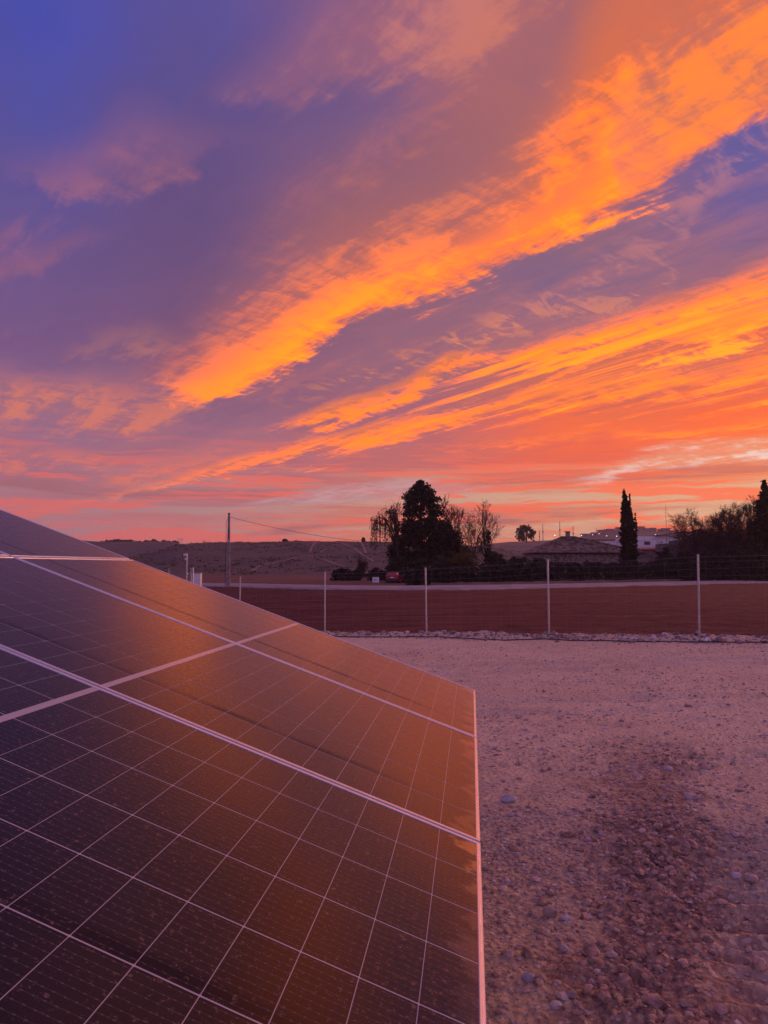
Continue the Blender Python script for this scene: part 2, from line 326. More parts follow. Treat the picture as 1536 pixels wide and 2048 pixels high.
# ================================================================== materials
def material(name, colour=(0.5, 0.5, 0.5), rough=0.7, metal=0.0, spec=0.5, var=0.25, vscale=3.0, bump=0.0, bscale=20.0, colour2=None, coat=0.0, cscale=None, trans=0.0):
    """one procedural surface: two tones broken up by noise, fine relief"""
    m = bpy.data.materials.new(name); m.use_nodes = True
    g = G(m.node_tree); p = m.node_tree.nodes['Principled BSDF']
    pos = g.new('ShaderNodeNewGeometry').outputs['Position']
    n1 = g.noise(pos, vscale, 6, 0.62, 0.3)
    c2 = colour2 or tuple(c * (1 - var) for c in colour)
    c1 = colour if colour2 else tuple(min(c * (1 + var * 0.6), 1) for c in colour)
    g.put(p.inputs['Base Color'], g.mix(g.ss(n1, 0.36, 0.64), c2, c1))
    g.put(p.inputs['Roughness'], g.ss(n1, 0.3, 0.7, min(rough * 1.1, 1), rough * 0.9))
    p.inputs['Metallic'].default_value = metal; p.inputs['Specular IOR Level'].default_value = spec
    if coat: p.inputs['Coat Weight'].default_value = coat; p.inputs['Coat Roughness'].default_value = 0.08
    if bump:
        b = g.new('ShaderNodeBump'); b.inputs['Strength'].default_value = 0.8; b.inputs['Distance'].default_value = bump
        g.put(b.inputs['Height'], g.noise(pos, bscale, 5, 0.6)); g.l.new(b.outputs[0], p.inputs['Normal'])
    return m

def soil_material(name, tones, relief, scale=1.0, damp=None, rows=False):
    """earth: patches of several tones, crumbs, and fine relief"""
    m = bpy.data.materials.new(name); m.use_nodes = True
    g = G(m.node_tree); p = m.node_tree.nodes['Principled BSDF']
    pos = g.new('ShaderNodeNewGeometry').outputs['Position']
    pos = g.vm('SCALE', pos, scale)
    big = g.noise(pos, 0.35, 5, 0.6, 0.4); mid = g.noise(pos, 2.3, 6, 0.65, 0.3); fine = g.noise(pos, 26.0, 5, 0.65)
    crumb = g.voro(pos, 42.0, out='Color'); cv = g.xyz(crumb)[0]
    c = g.mix(g.ss(g.add(g.mul(big, 0.6), g.mul(mid, 0.4)), 0.40, 0.60), tones[0], tones[1])
    if damp:
        w = g.xyz(pos)[1]
        c = g.mix(g.mul(g.ss(g.add(w, g.mul(g.sub(mid, 0.5), 7.0)), 8.5, 4.5), 0.8), c, damp)
        ch = g.m('ABSOLUTE', g.sub(g.xyz(pos)[0], g.mad(w, 0.30, 0.22)))          # the churned, redder strip
        ch = g.mul(g.ss(g.mad(g.sub(mid, 0.5), 1.6, ch), 0.55, 0.15), g.ss(w, 8.2, 6.0))
        c = g.mix(g.mul(ch, g.ss(fine, 0.35, 0.6, 0.35, 0.95)), c, (0.25, 0.135, 0.10))
    c = g.mix(g.mul(g.ss(fine, 0.48, 0.70), 0.65), c, tones[2])
    c = g.mix(g.mul(g.ss(cv, 0.80, 0.98), 0.35), c, tuple(min(1, t * 1.45) for t in tones[1]))
    c = g.mix(g.mul(g.ss(mid, 0.60, 0.72), 0.45), c, tones[3])
    pit = g.noise(g.vm('MULTIPLY', pos, (1.0, 1.6, 1.0)), 9.0, 4, 0.7)
    c = g.mix(g.mul(g.ss(pit, 0.60, 0.70), 0.6), c, tuple(t * 0.55 for t in tones[2]))
    if rows:
        fx_, fy_, fz_ = g.xyz(pos)
        furrow_shade = g.noise(g.vec(g.mul(fx_, 0.05), g.mul(fy_, 1.3), 0.0), 1.0, 5, 0.7)  # furrow shading put into the earth colour as dark and light bands
        c = g.mix(g.mul(g.ss(furrow_shade, 0.50, 0.62), 0.55), c, tones[2])
        c = g.mix(g.mul(g.ss(furrow_shade, 0.46, 0.36), 0.45), c, tuple(min(1, t * 1.5) for t in tones[1]))
    g.put(p.inputs['Base Color'], c); p.inputs['Roughness'].default_value = 0.92; p.inputs['Specular IOR Level'].default_value = 0.25
    h = g.add(g.mul(fine, 0.5), g.add(g.mul(g.voro(pos, 30.0), 0.35), g.mul(mid, 0.6)))
    b = g.new('ShaderNodeBump'); b.inputs['Strength'].default_value = 1.0; b.inputs['Distance'].default_value = relief
    g.put(b.inputs['Height'], h); g.l.new(b.outputs[0], p.inputs['Normal'])
    return m

M = {}
M['yard'] = soil_material('yard_earth', [(0.66, 0.50, 0.345), (0.75, 0.595, 0.425), (0.29, 0.19, 0.14), (0.47, 0.30, 0.21)], 0.06, 1.0, (0.46, 0.365, 0.275))
M['field'] = soil_material('ploughed_earth', [(0.118, 0.031, 0.022), (0.142, 0.038, 0.026), (0.068, 0.020, 0.015), (0.100, 0.028, 0.020)], 0.06, 0.6, None, True)
M['ground'] = soil_material('verge_earth', [(0.13, 0.058, 0.044), (0.16, 0.080, 0.060), (0.075, 0.042, 0.030), (0.09, 0.058, 0.038)], 0.05, 0.4)
M['hill'] = soil_material('scrub_hillside', [(0.105, 0.088, 0.076), (0.150, 0.124, 0.108), (0.050, 0.046, 0.036), (0.072, 0.066, 0.052)], 0.5, 0.22)
M['path'] = material('path_dust', (0.22, 0.155, 0.125), 0.95, var=0.2, vscale=0.3)
M['road'] = material('road_asphalt', (0.30, 0.26, 0.26), 0.9, var=0.18, vscale=0.6, bump=0.01, bscale=30)
M['stone'] = material('stone', (0.40, 0.31, 0.28), 0.85, var=0.45, vscale=9.0, bump=0.004, bscale=60)
M['rubble'] = material('bank_rubble', (0.30, 0.22, 0.20), 0.9, var=0.55, vscale=7.0, bump=0.006, bscale=40)
M['stone_blue'] = material('stone_blue', (0.48, 0.46, 0.50), 0.8, var=0.3, vscale=14.0, bump=0.003, bscale=70)
M['stone_pale'] = material('stone_pale', (0.62, 0.57, 0.55), 0.85, var=0.25, vscale=8.0, bump=0.004, bscale=40)
M['white'] = material('white_plaster', (0.78, 0.77, 0.77), 0.8, var=0.08, vscale=0.8)
M['galv'] = material('galvanised_steel', (0.50, 0.50, 0.52), 0.42, metal=0.75, var=0.15, vscale=12.0)
M['wire'] = material('fence_wire', (0.26, 0.26, 0.28), 0.5, metal=0.4, var=0.2, vscale=5)
M['black'] = material('black_plastic', (0.018, 0.018, 0.02), 0.5, var=0.2)
M['concrete'] = material('pole_concrete', (0.30, 0.27, 0.26), 0.9, var=0.25, vscale=2.0, bump=0.006, bscale=14)
M['leaf_pine'] = material('pine_needles', (0.020, 0.025, 0.012), 0.75, var=0.4, vscale=1.2, spec=0.2)
M['leaf_cyp'] = material('cypress_needles', (0.018, 0.022, 0.011), 0.75, var=0.4, vscale=1.5, spec=0.2)
M['leaf_hedge'] = material('hedge_leaves', (0.022, 0.024, 0.012), 0.7, var=0.5, vscale=0.8, spec=0.25)
M['leaf_yellow'] = material('yellowing_leaves', (0.11, 0.075, 0.022), 0.7, var=0.4, vscale=1.0, spec=0.2)
M['leaf_dry'] = material('dry_willow_leaves', (0.10, 0.065, 0.035), 0.8, var=0.4, vscale=1.0, spec=0.2)
M['bark'] = material('bark', (0.04, 0.03, 0.025), 0.95, var=0.35, vscale=4.0, bump=0.01, bscale=12, spec=0.2)
M['twig'] = material('twigs', (0.05, 0.034, 0.03), 0.9, var=0.3, vscale=2.0, spec=0.2)
M['tile'] = material('roof_tiles', (0.34, 0.23, 0.17), 0.9, colour2=(0.10, 0.075, 0.055), vscale=1.4, bump=0.03, bscale=5)
M['stonewall'] = material('rubble_masonry', (0.36, 0.27, 0.22), 0.95, colour2=(0.14, 0.10, 0.085), vscale=2.0, bump=0.05, bscale=3)
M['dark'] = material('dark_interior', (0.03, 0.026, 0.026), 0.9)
M['roofdark'] = material('dark_sheet_roof', (0.05, 0.045, 0.045), 0.7, var=0.3)
M['redroof'] = material('red_clay_roof', (0.36, 0.085, 0.05), 0.85, var=0.35, vscale=1.5)
M['brown'] = material('brown_render', (0.16, 0.125, 0.115), 0.9, var=0.3, vscale=0.8)
M['glassdark'] = material('window_glass', (0.02, 0.022, 0.03), 0.08, var=0.1, spec=0.6)
M['carpaint'] = material('red_car_paint', (0.30, 0.012, 0.02), 0.35, var=0.05, coat=1.0)
M['tyre'] = material('tyre_rubber', (0.02, 0.02, 0.02), 0.9, var=0.2)
M['redlamp'] = material('red_lamp_glass', (0.35, 0.01, 0.01), 0.2, var=0.05, coat=0.6)
M['pale'] = material('pale_house_render', (0.26, 0.22, 0.21), 0.9, var=0.15, vscale=0.05)
M['palet'] = material('far_tiled_roof', (0.26, 0.16, 0.13), 0.9, var=0.3, vscale=0.2)
def emit(name, c, s):
    m = bpy.data.materials.new(name); m.use_nodes = True; p = m.node_tree.nodes['Principled BSDF']
    p.inputs['Base Color'].default_value = (*c, 1); p.inputs['Emission Color'].default_value = (*c, 1); p.inputs['Emission Strength'].default_value = s
    return m
M['lamp'] = emit('lit_lamp', (1.0, 0.72, 0.45), 4.0)

# ================================================================== terrain
FX0, FY0, FDX, FDY = 7.12, 17.4, -2.97, 1.975        # fence post 0 and the step from post to post
def fence_y(x): return FY0 + FDY * (x - FX0) / FDX
def fence_z(x): return -0.14 * np.clip((np.asarray(x, float) - FX0) / FDX, -2.0, 5.5)
_rp = [(-700, 150), (-300, 118), (0, 98), (200, 87), (410, 81), (500, 80), (560, 74.5), (640, 71), (800, 69.4), (900, 70), (1060, 75), (1150, 78.3), (1400, 92.5), (1536, 103), (1800, 126), (2200, 170)]
_rx = np.array([(p - 768) / FPX * d for p, d in _rp]); _ry = np.array([float(d) for p, d in _rp])
_o = np.argsort(_rx); _rx, _ry = _rx[_o], _ry[_o]
def road_near(x):
    x = np.asarray(x, float)
    return (np.interp(x - 4, _rx, _ry) + np.interp(x, _rx, _ry) + np.interp(x + 4, _rx, _ry)) / 3
ROADW = 7.0
def yard_z(x, y):
    f = sstep(4.0, 1.0, 0 * x)
    return fence_z(x) * np.clip((y - 3.0) / np.maximum(fence_y(x) - 3.0, 3.0), 0, 1.15)
def crest(s, pts):
    a = np.array(pts, float); return (HZ - np.interp(s, a[:, 0], a[:, 1])) / FPX
HILL = [(-900, 1120), (-200, 1126), (100, 1126), (200, 1121), (270, 1113), (320, 1102), (350, 1092), (390, 1087), (450, 1085), (600, 1082), (770, 1083), (900, 1087), (1000, 1098), (1100, 1108), (1200, 1121), (1300, 1130), (1700, 1132), (2600, 1131)]
RIDGE = [(-1200, 1084), (-200, 1089), (150, 1091), (200, 1093), (260, 1094), (300, 1093), (345, 1095), (370, 1101), (420, 1112), (500, 1128), (700, 1133), (3000, 1133)]
TOWN = [(-1500, 1133), (850, 1131), (960, 1096), (1020, 1090), (1100, 1087), (1180, 1081), (1210, 1074), (1250, 1067), (1300, 1068), (1350, 1071), (1400, 1069), (1500, 1066), (1700, 1068), (2600, 1090)]
def ground_z(x, y):
    x = np.asarray(x, float); y = np.asarray(y, float)
    rn = road_near(x); fy = fence_y(x)
    zf = fence_z(x); t = np.clip((y - fy) / np.maximum(rn - fy, 1), 0, 1)
    z = np.where(y < fy, yard_z(x, y), zf * (1 - t) + -0.5 * t) - 0.25
    out = -0.30 - 0.10 * sstep(0, 9, y - rn - ROADW)
    z = np.where(y > rn + 1.0, out - 0.03, z)
    yy = np.maximum(y, 1.0); s = 768 + FPX * x / yy
    front = sstep(-0.2, 0.6, y / (np.hypot(x, y) + 1e-6))
    n = fbm(x / 40, y / 40, 5, 3); n2 = fbm(x / 9, y / 9, 4, 9)
    r = np.hypot(x, y) * 0 + yy
    hz_ = (crest(s, HILL) * 330 + 1.65 + 0.3) * sstep(175, 335, r) * (1 - 0.9 * sstep(400, 620, r))
    z = z + front * hz_ * (1 + 0.10 * n * sstep(180, 240, r) * (1 - sstep(280, 335, r)))
    rz_ = (crest(s, RIDGE) * 800 + 2.0) * sstep(600, 690, r) * (1 - 0.6 * sstep(900, 1500, r))
    tz_ = (crest(s, TOWN) * 1000 + 2.0) * sstep(430, 1000, r) * (1 - 0.3 * sstep(1100, 2500, r))
    z = z + front * (np.maximum(rz_ + 1.5 * n * (rz_ > 3), 0) + np.maximum(tz_, 0))
    z = z + sstep(150, 320, r) * 0.25 * n2
    return z

def build_terrain():
    ang = np.concatenate([np.linspace(-180, -48, 60, endpoint=False), np.linspace(-48, 48, 640, endpoint=False), np.linspace(48, 180, 61)])
    rad = np.concatenate([[0.3], np.geomspace(2, 60, 26), np.linspace(63, 185, 60), np.linspace(189, 420, 70), np.geomspace(430, 1200, 50), np.geomspace(1260, 4400, 14)])
    A, Rr = np.meshgrid(np.radians(ang), rad)
    X, Y = np.sin(A) * Rr, np.cos(A) * Rr
    Z = ground_z(X, Y)
    V = np.stack([X, Y, Z], -1).reshape(-1, 3); nA = len(ang)
    cut = int(np.argmax(rad > 186))
    def part(i0, i1, name, m):
        idx = np.arange(i0 * nA, i1 * nA); f = []
        ii, jj = np.meshgrid(np.arange(0, i1 - i0 - 1), np.arange(nA - 1), indexing='ij')
        a = (ii * nA + jj).ravel()
        F = np.stack([a, a + nA, a + nA + 1, a + 1], 1)[:, ::-1]
        o = mesh_obj(name, V[idx], F, m, None, True); return tag(o, kind='structure')
    part(0, cut, 'ground', M['ground']); part(cut - 1, len(rad), 'hills', M['hill'])
build_terrain()

def ribbon(name, pts, width, m, lift=0.15, seg=6.0):
    """a draped strip following the terrain"""
    pts = np.array(pts, float); P = []
    for a, b in zip(pts[:-1], pts[1:]):
        n = max(2, int(np.linalg.norm(b - a) / seg))
        for i in range(n): P.append(a + (b - a) * i / n)
    P.append(pts[-1]); P = np.array(P); tg = np.gradient(P, axis=0); tg /= np.linalg.norm(tg, axis=1)[:, None]
    nn = np.stack([-tg[:, 1], tg[:, 0]], 1)
    w = width * (1 + 0.5 * fbm(P[:, 0] / 7, P[:, 1] / 7, 3, 31))
    rows = [P + nn * (k * w)[:, None] for k in (-0.5, 0.0, 0.5)]
    V = []
    for r in rows: V.append(np.stack([r[:, 0], r[:, 1], ground_z(r[:, 0], r[:, 1]) + lift], 1))
    n = len(P); F = []
    for k in range(2):
        for i in range(n - 1): F.append((k * n + i, k * n + i + 1, (k + 1) * n + i + 1, (k + 1) * n + i))
    return tag(mesh_obj(name, np.concatenate(V), F, m, None, True), kind='structure')
def hit(px, py):
    """where the sight line through a pixel meets the terrain"""
    ys = np.geomspace(100, 1100, 900); d = ray(px, py); d = d / d[1]
    x = d[0] * ys; z = d[2] * ys + CAMZ; g_ = ground_z(x, ys)
    k = np.argmax(g_ >= z)
    return (x[k], ys[k]) if (g_ >= z).any() else (x[-1], 335.0)
for pp in ([(498, 1145), (520, 1133), (560, 1124), (615, 1112)], [(615, 1112), (650, 1121), (685, 1133)], [(620, 1106), (630, 1085)], [(640, 1106), (655, 1097)], [(676, 1086), (720, 1106), (748, 1124)], [(722, 1086), (732, 1107)]):
    ribbon('path', [hit(*p) for p in pp], 1.0, M['path'])

def scrub():
    r = np.random.default_rng(19); C = []
    px = r.uniform(180, 1130, 2600); yy = r.uniform(185, 335, 2600); x = (px - 768) / FPX * yy; keep = fbm(x / 16, yy / 16, 4, 66) + r.normal(0, 0.25, 2600) > 0.05
    x, yy = x[keep], yy[keep]; z = ground_z(x, yy)
    for a, b, c in zip(x, yy, z): k = r.uniform(0.2, 0.9); C.append(np.array([a, b, c]) + np.abs(r.normal(size=(7, 3))) * (k * 1.6, k, k * 0.22) * r.choice([-1, 1], (7, 1)) ** np.array([1, 1, 0]))
    c = np.concatenate(C); n = len(c); d = r.normal(size=(n, 3)); d /= np.linalg.norm(d, axis=1)[:, None]; q = np.cross(d, r.normal(size=(n, 3))); q /= np.linalg.norm(q, axis=1)[:, None]; s = r.uniform(0.10, 0.34, (n, 1))
    V = np.stack([c - d * s, c + q * s, c + d * s, c - q * s], 1).reshape(-1, 3)
    tag(mesh_obj('scrub', V, np.arange(4 * n).reshape(-1, 4), material('dry_scrub', (0.070, 0.062, 0.046), 0.9, var=0.4, vscale=0.2)), 'low dry scrub dotted over the hillside', 'scrub', kind='stuff')
scrub()

# ------------------------------------------------------------------ yard of packed earth
FENCE_OFF = 0.55
def rough_mask(x, y):
    c = 1.15 + 0.30 * (y - 3.1)
    m = np.exp(-((x - c) / 0.40) ** 2) * sstep(1.5, 2.6, y) * (1 - sstep(6.3, 8.0, y))
    m2 = 0.5 * np.exp(-((y - 6.6 - 0.12 * (x - 1)) / 0.5) ** 2) * sstep(0.5, 1.2, x)
    return np.clip(m + m2, 0, 1) * np.clip(0.55 + 1.3 * fbm(x * 1.3, y * 1.3, 3, 77), 0, 1.3)
def yard_height(x, y):
    z = yard_z(x, y)
    z = z + 0.030 * fbm(x / 1.4, y / 1.4, 4, 5) + 0.014 * fbm(x * 2.2, y * 2.2, 4, 21) + 0.010 * fbm(x * 9, y * 9, 4, 41)
    z = z + 0.05 * np.clip(np.abs(fbm(x * 1.6, y * 3.2, 5, 43, 0.62)) - 0.16, 0, 1) * sstep(6, 9, y)
    rm = rough_mask(x, y)
    clod = np.abs(fbm(x * 5.5, y * 5.5, 5, 61, 0.6))
    z = z + rm * (0.105 * clod ** 0.8 - 0.025 + 0.04 * fbm(x * 14, y * 14, 3, 19))
    # wheel tread pressed into the churned strip
    tr = np.exp(-((x - 1.78 - 0.28 * (y - 3.4)) / 0.34) ** 4) * sstep(2.2, 2.7, y) * (1 - sstep(4.4, 5.4, y))
    z = z + tr * 0.026 * np.sin((y + 0.10 * x + 0.05 * fbm(x * 2, y * 2, 2, 8)) * 2 * math.pi / 0.16) - tr * 0.02
    # shallow ruts farther out
    for yc, sl in ((9.3, 0.05), (10.2, 0.03), (13.4, -0.02), (14.2, 0.0)):
        d = y - yc - sl * x - 0.4 * fbm(x / 3, y / 9, 2, int(yc * 3)); z = z - 0.03 * np.exp(-(d / 0.16) ** 2) + 0.02 * np.exp(-((d - 0.3) / 0.14) ** 2)
    # heaped spoil along the fence
    dl = (fence_y(x) - y) / 1.2
    bm = np.exp(-((dl + 0.15) / 0.42) ** 2)
    z = z + bm * (0.02 + 0.16 * np.abs(fbm(x * 0.8, y * 0.8, 3, 91)) + 0.10 * np.abs(fbm(x * 3.5, y * 3.5, 4, 93)))
    return z
def build_yard():
    a = np.concatenate([np.linspace(-178, -46, 90, endpoint=False), np.linspace(-46, -8, 150, endpoint=False), np.linspace(-8, 46, 620, endpoint=False), np.linspace(46, 178, 90)])
    r = np.concatenate([[0.2, 0.6, 1.0], np.geomspace(1.3, 9.0, 330, endpoint=False), np.linspace(9.0, 32.0, 520)])
    A, Rr = np.meshgrid(np.radians(a), r); X, Y = np.sin(A) * Rr, np.cos(A) * Rr
    fy = fence_y(X) + FENCE_OFF
    over = Y > fy                                    # pull the far rim onto the fence line
    Z = yard_height(X, Y)
    nA = len(a); V = np.stack([X, Y, Z], -1).reshape(-1, 3)
    ii, jj = np.meshgrid(np.arange(len(r) - 1), np.arange(nA - 1), indexing='ij'); k = (ii * nA + jj).ravel()
    F = np.stack([k, k + 1, k + nA + 1, k + nA], 1)
    ov = over.ravel(); keep = ~(ov[F].all(1)); F = F[keep]
    used = np.unique(F); rem = np.full(len(V), -1); rem[used] = np.arange(len(used))
    o = mesh_obj('yard', V[used], rem[F], M['yard'], None, True); tag(o, kind='structure')
build_yard()

# ------------------------------------------------------------------ ploughed field and road
def build_field():
    xs = np.linspace(-60, 75, 340); ts = np.linspace(0, 1, 420) ** 1.5
    X, Tt = np.meshgrid(xs, ts); fy = fence_y(X) + FENCE_OFF * 0.6; rn = road_near(X) - 0.3
    Y = fy + (rn - fy) * Tt
    Z = fence_z(X) * (1 - Tt) - 0.50 * Tt - 0.02
    d = rn - Y
    Z = Z + 0.035 * np.sin(d * 2 * math.pi / 0.9 + 2.0 * fbm(X / 14, Y / 5, 2, 4)) * (1 + 0.6 * fbm(X / 6, Y, 2, 2)) + 0.06 * fbm(X * 1.2, Y * 2.0, 4, 12) + 0.12 * fbm(X / 14, Y / 4, 3, 16)
    n = len(xs); ii, jj = np.meshgrid(np.arange(len(ts) - 1), np.arange(n - 1), indexing='ij'); k = (ii * n + jj).ravel()
    F = np.stack([k, k + 1, k + n + 1, k + n], 1)
    tag(mesh_obj('ploughed_field', np.stack([X, Y, Z], -1).reshape(-1, 3), F, M['field'], None, True), kind='structure')
build_field()
def build_road():
    xs = np.linspace(-110, 130, 420); rn = road_near(xs); V = []; n = len(xs)
    e = 0.12 * fbm(xs / 2.0, xs * 0, 3, 5)
    for dy, z in ((-0.5, -0.62), (-0.15, -0.42), (0.0, -0.36), (ROADW * 0.5, -0.27), (ROADW, -0.22), (ROADW + 0.5, -0.36)):
        V.append(np.stack([xs, rn + dy + e, np.full(n, z) + 0.02 * fbm(xs / 5, xs * 0 + dy, 3, 6)], 1))
    F = [(k * n + i, k * n + i + 1, (k + 1) * n + i + 1, (k + 1) * n + i) for k in range(5) for i in range(n - 1)]
    tag(mesh_obj('road', np.concatenate(V), F, M['road'], None, True), kind='structure')
build_road()

# ================================================================== solar panels
from mathutils import Matrix, Vector
PAZ, PTILT = 0.1135, 0.3471
PU = np.array([math.sin(PAZ), math.cos(PAZ), 0.0]); PH = np.array([-math.cos(PAZ), math.sin(PAZ), 0.0])
PV = math.cos(PTILT) * PH + math.sin(PTILT) * np.array([0, 0, 1.0]); PN = np.cross(PU, PV)
P0 = np.array([0.5658, 4.7979, -0.7625 + CAMZ])
MW, ML, MGAP, LIP, FH = 1.303, 2.384, 0.020, 0.0115, 0.035

def cell_material(kind):
    """silicon under dusty textured glass; kind 'cell' or 'sheet' (the white backing between the cells)"""
    m = bpy.data.materials.new('panel_' + kind); m.use_nodes = True
    g = G(m.node_tree); p = m.node_tree.nodes['Principled BSDF']
    pos = g.new('ShaderNodeNewGeometry').outputs['Position']; obj = g.new('ShaderNodeTexCoord').outputs['Object']
    # panel-plane coordinates: u along the table, v up the slope
    rel = g.vm('SUBTRACT', pos, tuple(P0)); u = g.vm('DOT_PRODUCT', rel, tuple(PU), out=1); v = g.vm('DOT_PRODUCT', rel, tuple(PV), out=1)
    uv = g.vec(u, v, 0.0)
    grain = g.noise(uv, 210.0, 3, 0.7); speck = g.noise(uv, 58.0, 5, 0.78); film = g.noise(uv, 2.2, 5, 0.6, 0.6)
    run = g.noise(g.vec(g.mul(u, 16.0), g.mul(v, 2.2), 0.0), 1.0, 5, 0.6)
    dust = g.add(g.mul(g.ss(film, 0.3, 0.7), 0.012), g.add(g.mul(g.ss(run, 0.42, 0.68), 0.012), g.mul(g.ss(speck, 0.575, 0.66), 0.36)))
    dust = g.add(dust, g.mul(g.ss(grain, 0.54, 0.75), 0.05))
    # mud caught by the lower frame member
    vm_ = g.m('MODULO', v, ML + MGAP)
    edge = g.ss(g.mad(g.noise(g.vec(g.mul(u, 9.0), g.mul(v, 5.0), 4.0), 1.0, 4, 0.6), 0.30, v), 0.215, 0.17)
    dust = g.add(g.add(dust, 0.006), g.mul(edge, 0.08))
    if kind == 'cell':
        ox, oy, oz = g.xyz(obj)
        fx = g.m('FRACT', g.mul(ox, 47.3)); bar = g.ss(g.m('ABSOLUTE', g.sub(fx, 0.5)), 0.035, 0.012)
        fy = g.m('FRACT', g.mul(oy, 58.0)); pad = g.mul(g.ss(g.m('ABSOLUTE', g.sub(fx, 0.5)), 0.08, 0.05), g.ss(g.m('ABSOLUTE', g.sub(fy, 0.5)), 0.16, 0.10))
        rnd = g.new('ShaderNodeObjectInfo').outputs['Random']
        c = g.mix(rnd, (0.0045, 0.0034, 0.010), (0.0075, 0.0052, 0.013))
        c = g.mix(g.m('MAXIMUM', g.mul(bar, 0.35), g.mul(pad, 0.5)), c, (0.16, 0.14, 0.17))
    else:
        c = (0.46, 0.44, 0.47)
    c = g.mix(dust, c, (0.36, 0.25, 0.19))
    g.put(p.inputs['Base Color'], c); p.inputs['Roughness'].default_value = 0.8; p.inputs['Specular IOR Level'].default_value = 0.0
    p.inputs['Coat Weight'].default_value = 1.0; p.inputs['Coat IOR'].default_value = 1.5
    p.inputs['Sheen Weight'].default_value = 0.32; p.inputs['Sheen Roughness'].default_value = 0.22; p.inputs['Sheen Tint'].default_value = (0.85, 0.62, 0.60, 1)
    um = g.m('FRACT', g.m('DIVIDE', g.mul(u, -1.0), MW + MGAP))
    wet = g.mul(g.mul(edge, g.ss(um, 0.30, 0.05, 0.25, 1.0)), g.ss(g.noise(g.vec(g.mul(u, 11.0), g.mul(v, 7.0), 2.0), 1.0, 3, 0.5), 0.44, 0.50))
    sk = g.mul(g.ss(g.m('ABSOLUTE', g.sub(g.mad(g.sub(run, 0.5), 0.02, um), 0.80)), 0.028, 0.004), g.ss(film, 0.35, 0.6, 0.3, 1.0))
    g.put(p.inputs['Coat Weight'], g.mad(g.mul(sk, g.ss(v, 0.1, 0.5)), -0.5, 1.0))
    g.put(p.inputs['Coat Roughness'], g.mix(wet, g.ss(speck, 0.4, 0.7, 0.13, 0.28), 0.04))
    g.put(p.inputs['Coat IOR'], g.ss(wet, 0.0, 1.0, 1.34, 2.8))
    b = g.new('ShaderNodeBump'); b.inputs['Strength'].default_value = 0.35; b.inputs['Distance'].default_value = 0.0007
    g.put(b.inputs['Height'], g.add(speck, g.mul(grain, 0.5))); g.l.new(b.outputs[0], p.inputs['Coat Normal'])
    return m
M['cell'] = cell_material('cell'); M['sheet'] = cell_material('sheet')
M['alu'] = material('anodised_aluminium', (0.90, 0.89, 0.91), 0.30, metal=0.85, var=0.06, vscale=18.0)

def frame_mesh():
    """mitred aluminium frame: outer wall, top lip with a shallow groove, inner wall"""
    prof = [(0.0, -FH), (0.0, -0.0012), (0.0012, 0.0), (0.0048, 0.0), (0.0053, -0.0013), (0.0064, -0.0013), (0.0069, 0.0), (LIP - 0.0008, 0.0), (LIP, -0.001), (LIP, -0.004), (0.004, -0.0075), (0.004, -0.031), (0.028, -0.031), (0.028, -FH)]
    cs = [(-MW, 0, 1, 1), (0, 0, -1, 1), (0, ML, -1, -1), (-MW, ML, 1, -1)]
    v = []; n = len(prof)
    for x, y, sx, sy in cs:
        for o, z in prof: v.append((x + sx * o, y + sy * o, z))
    f = []
    for k in range(4):
        for i in range(n):
            j = (i + 1) % n; k2 = (k + 1) % 4
            f.append((k * n + i, k2 * n + i, k2 * n + j, k * n + j))
    me = bpy.data.meshes.new('frame'); me.from_pydata(v, [], f); me.materials.append(M['alu']); me.update(); return me
def cell_mesh(w, h, c=0.0045, t=0.0008):
    o = [(c, 0), (w - c, 0), (w, c), (w, h - c), (w - c, h), (c, h), (0, h - c), (0, c)]
    v = [(x, y, 0) for x, y in o] + [(x, y, -t) for x, y in o]
    f = [tuple(range(8))] + [(i, i + 8, (i + 1) % 8 + 8, (i + 1) % 8) for i in range(8)]
    me = bpy.data.meshes.new('solar_cell'); me.from_pydata(v, [], f); me.materials.append(M['cell']); me.update(); return me
PIT_U = (MW - 2 * LIP) / 6; MID = 0.022; PIT_V = (ML - 2 * LIP - MID) / 22; CG = 0.0022
ME_FRAME = frame_mesh(); ME_CELL = cell_mesh(PIT_U - 0.0044, PIT_V - CG * 0.8, 0.0016, 0.0003)
ME_SHEET = MB().box(-MW + 0.006, -0.006, 0.006, ML - 0.006, -0.0068, -0.0026).build('backing_sheet', M['sheet']).data
bpy.data.objects.remove(bpy.data.objects['backing_sheet'])
def solar_panel(iu, iv, label):
    o = P0 - PU * iu * (MW + MGAP) + PV * iv * (ML + MGAP) + PN * (0.0015 * ((iu * 7 + iv * 3) % 3 - 1))
    e = empty('solar_panel')
    e.matrix_world = Matrix(((PU[0], PV[0], PN[0], o[0]), (PU[1], PV[1], PN[1], o[1]), (PU[2], PV[2], PN[2], o[2]), (0, 0, 0, 1)))
    tag(e, label, 'solar panel', 'solar panels of one table')
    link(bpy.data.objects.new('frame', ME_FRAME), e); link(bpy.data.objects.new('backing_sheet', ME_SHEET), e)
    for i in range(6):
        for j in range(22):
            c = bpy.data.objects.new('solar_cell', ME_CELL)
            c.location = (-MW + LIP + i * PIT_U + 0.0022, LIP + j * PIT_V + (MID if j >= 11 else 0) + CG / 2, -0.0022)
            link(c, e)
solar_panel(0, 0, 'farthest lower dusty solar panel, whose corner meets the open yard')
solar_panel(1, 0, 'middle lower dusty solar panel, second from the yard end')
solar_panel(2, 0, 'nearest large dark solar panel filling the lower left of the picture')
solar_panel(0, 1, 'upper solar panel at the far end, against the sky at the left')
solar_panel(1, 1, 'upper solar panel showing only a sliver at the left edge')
solar_panel(2, 1, 'upper solar panel of the table above the nearest one')

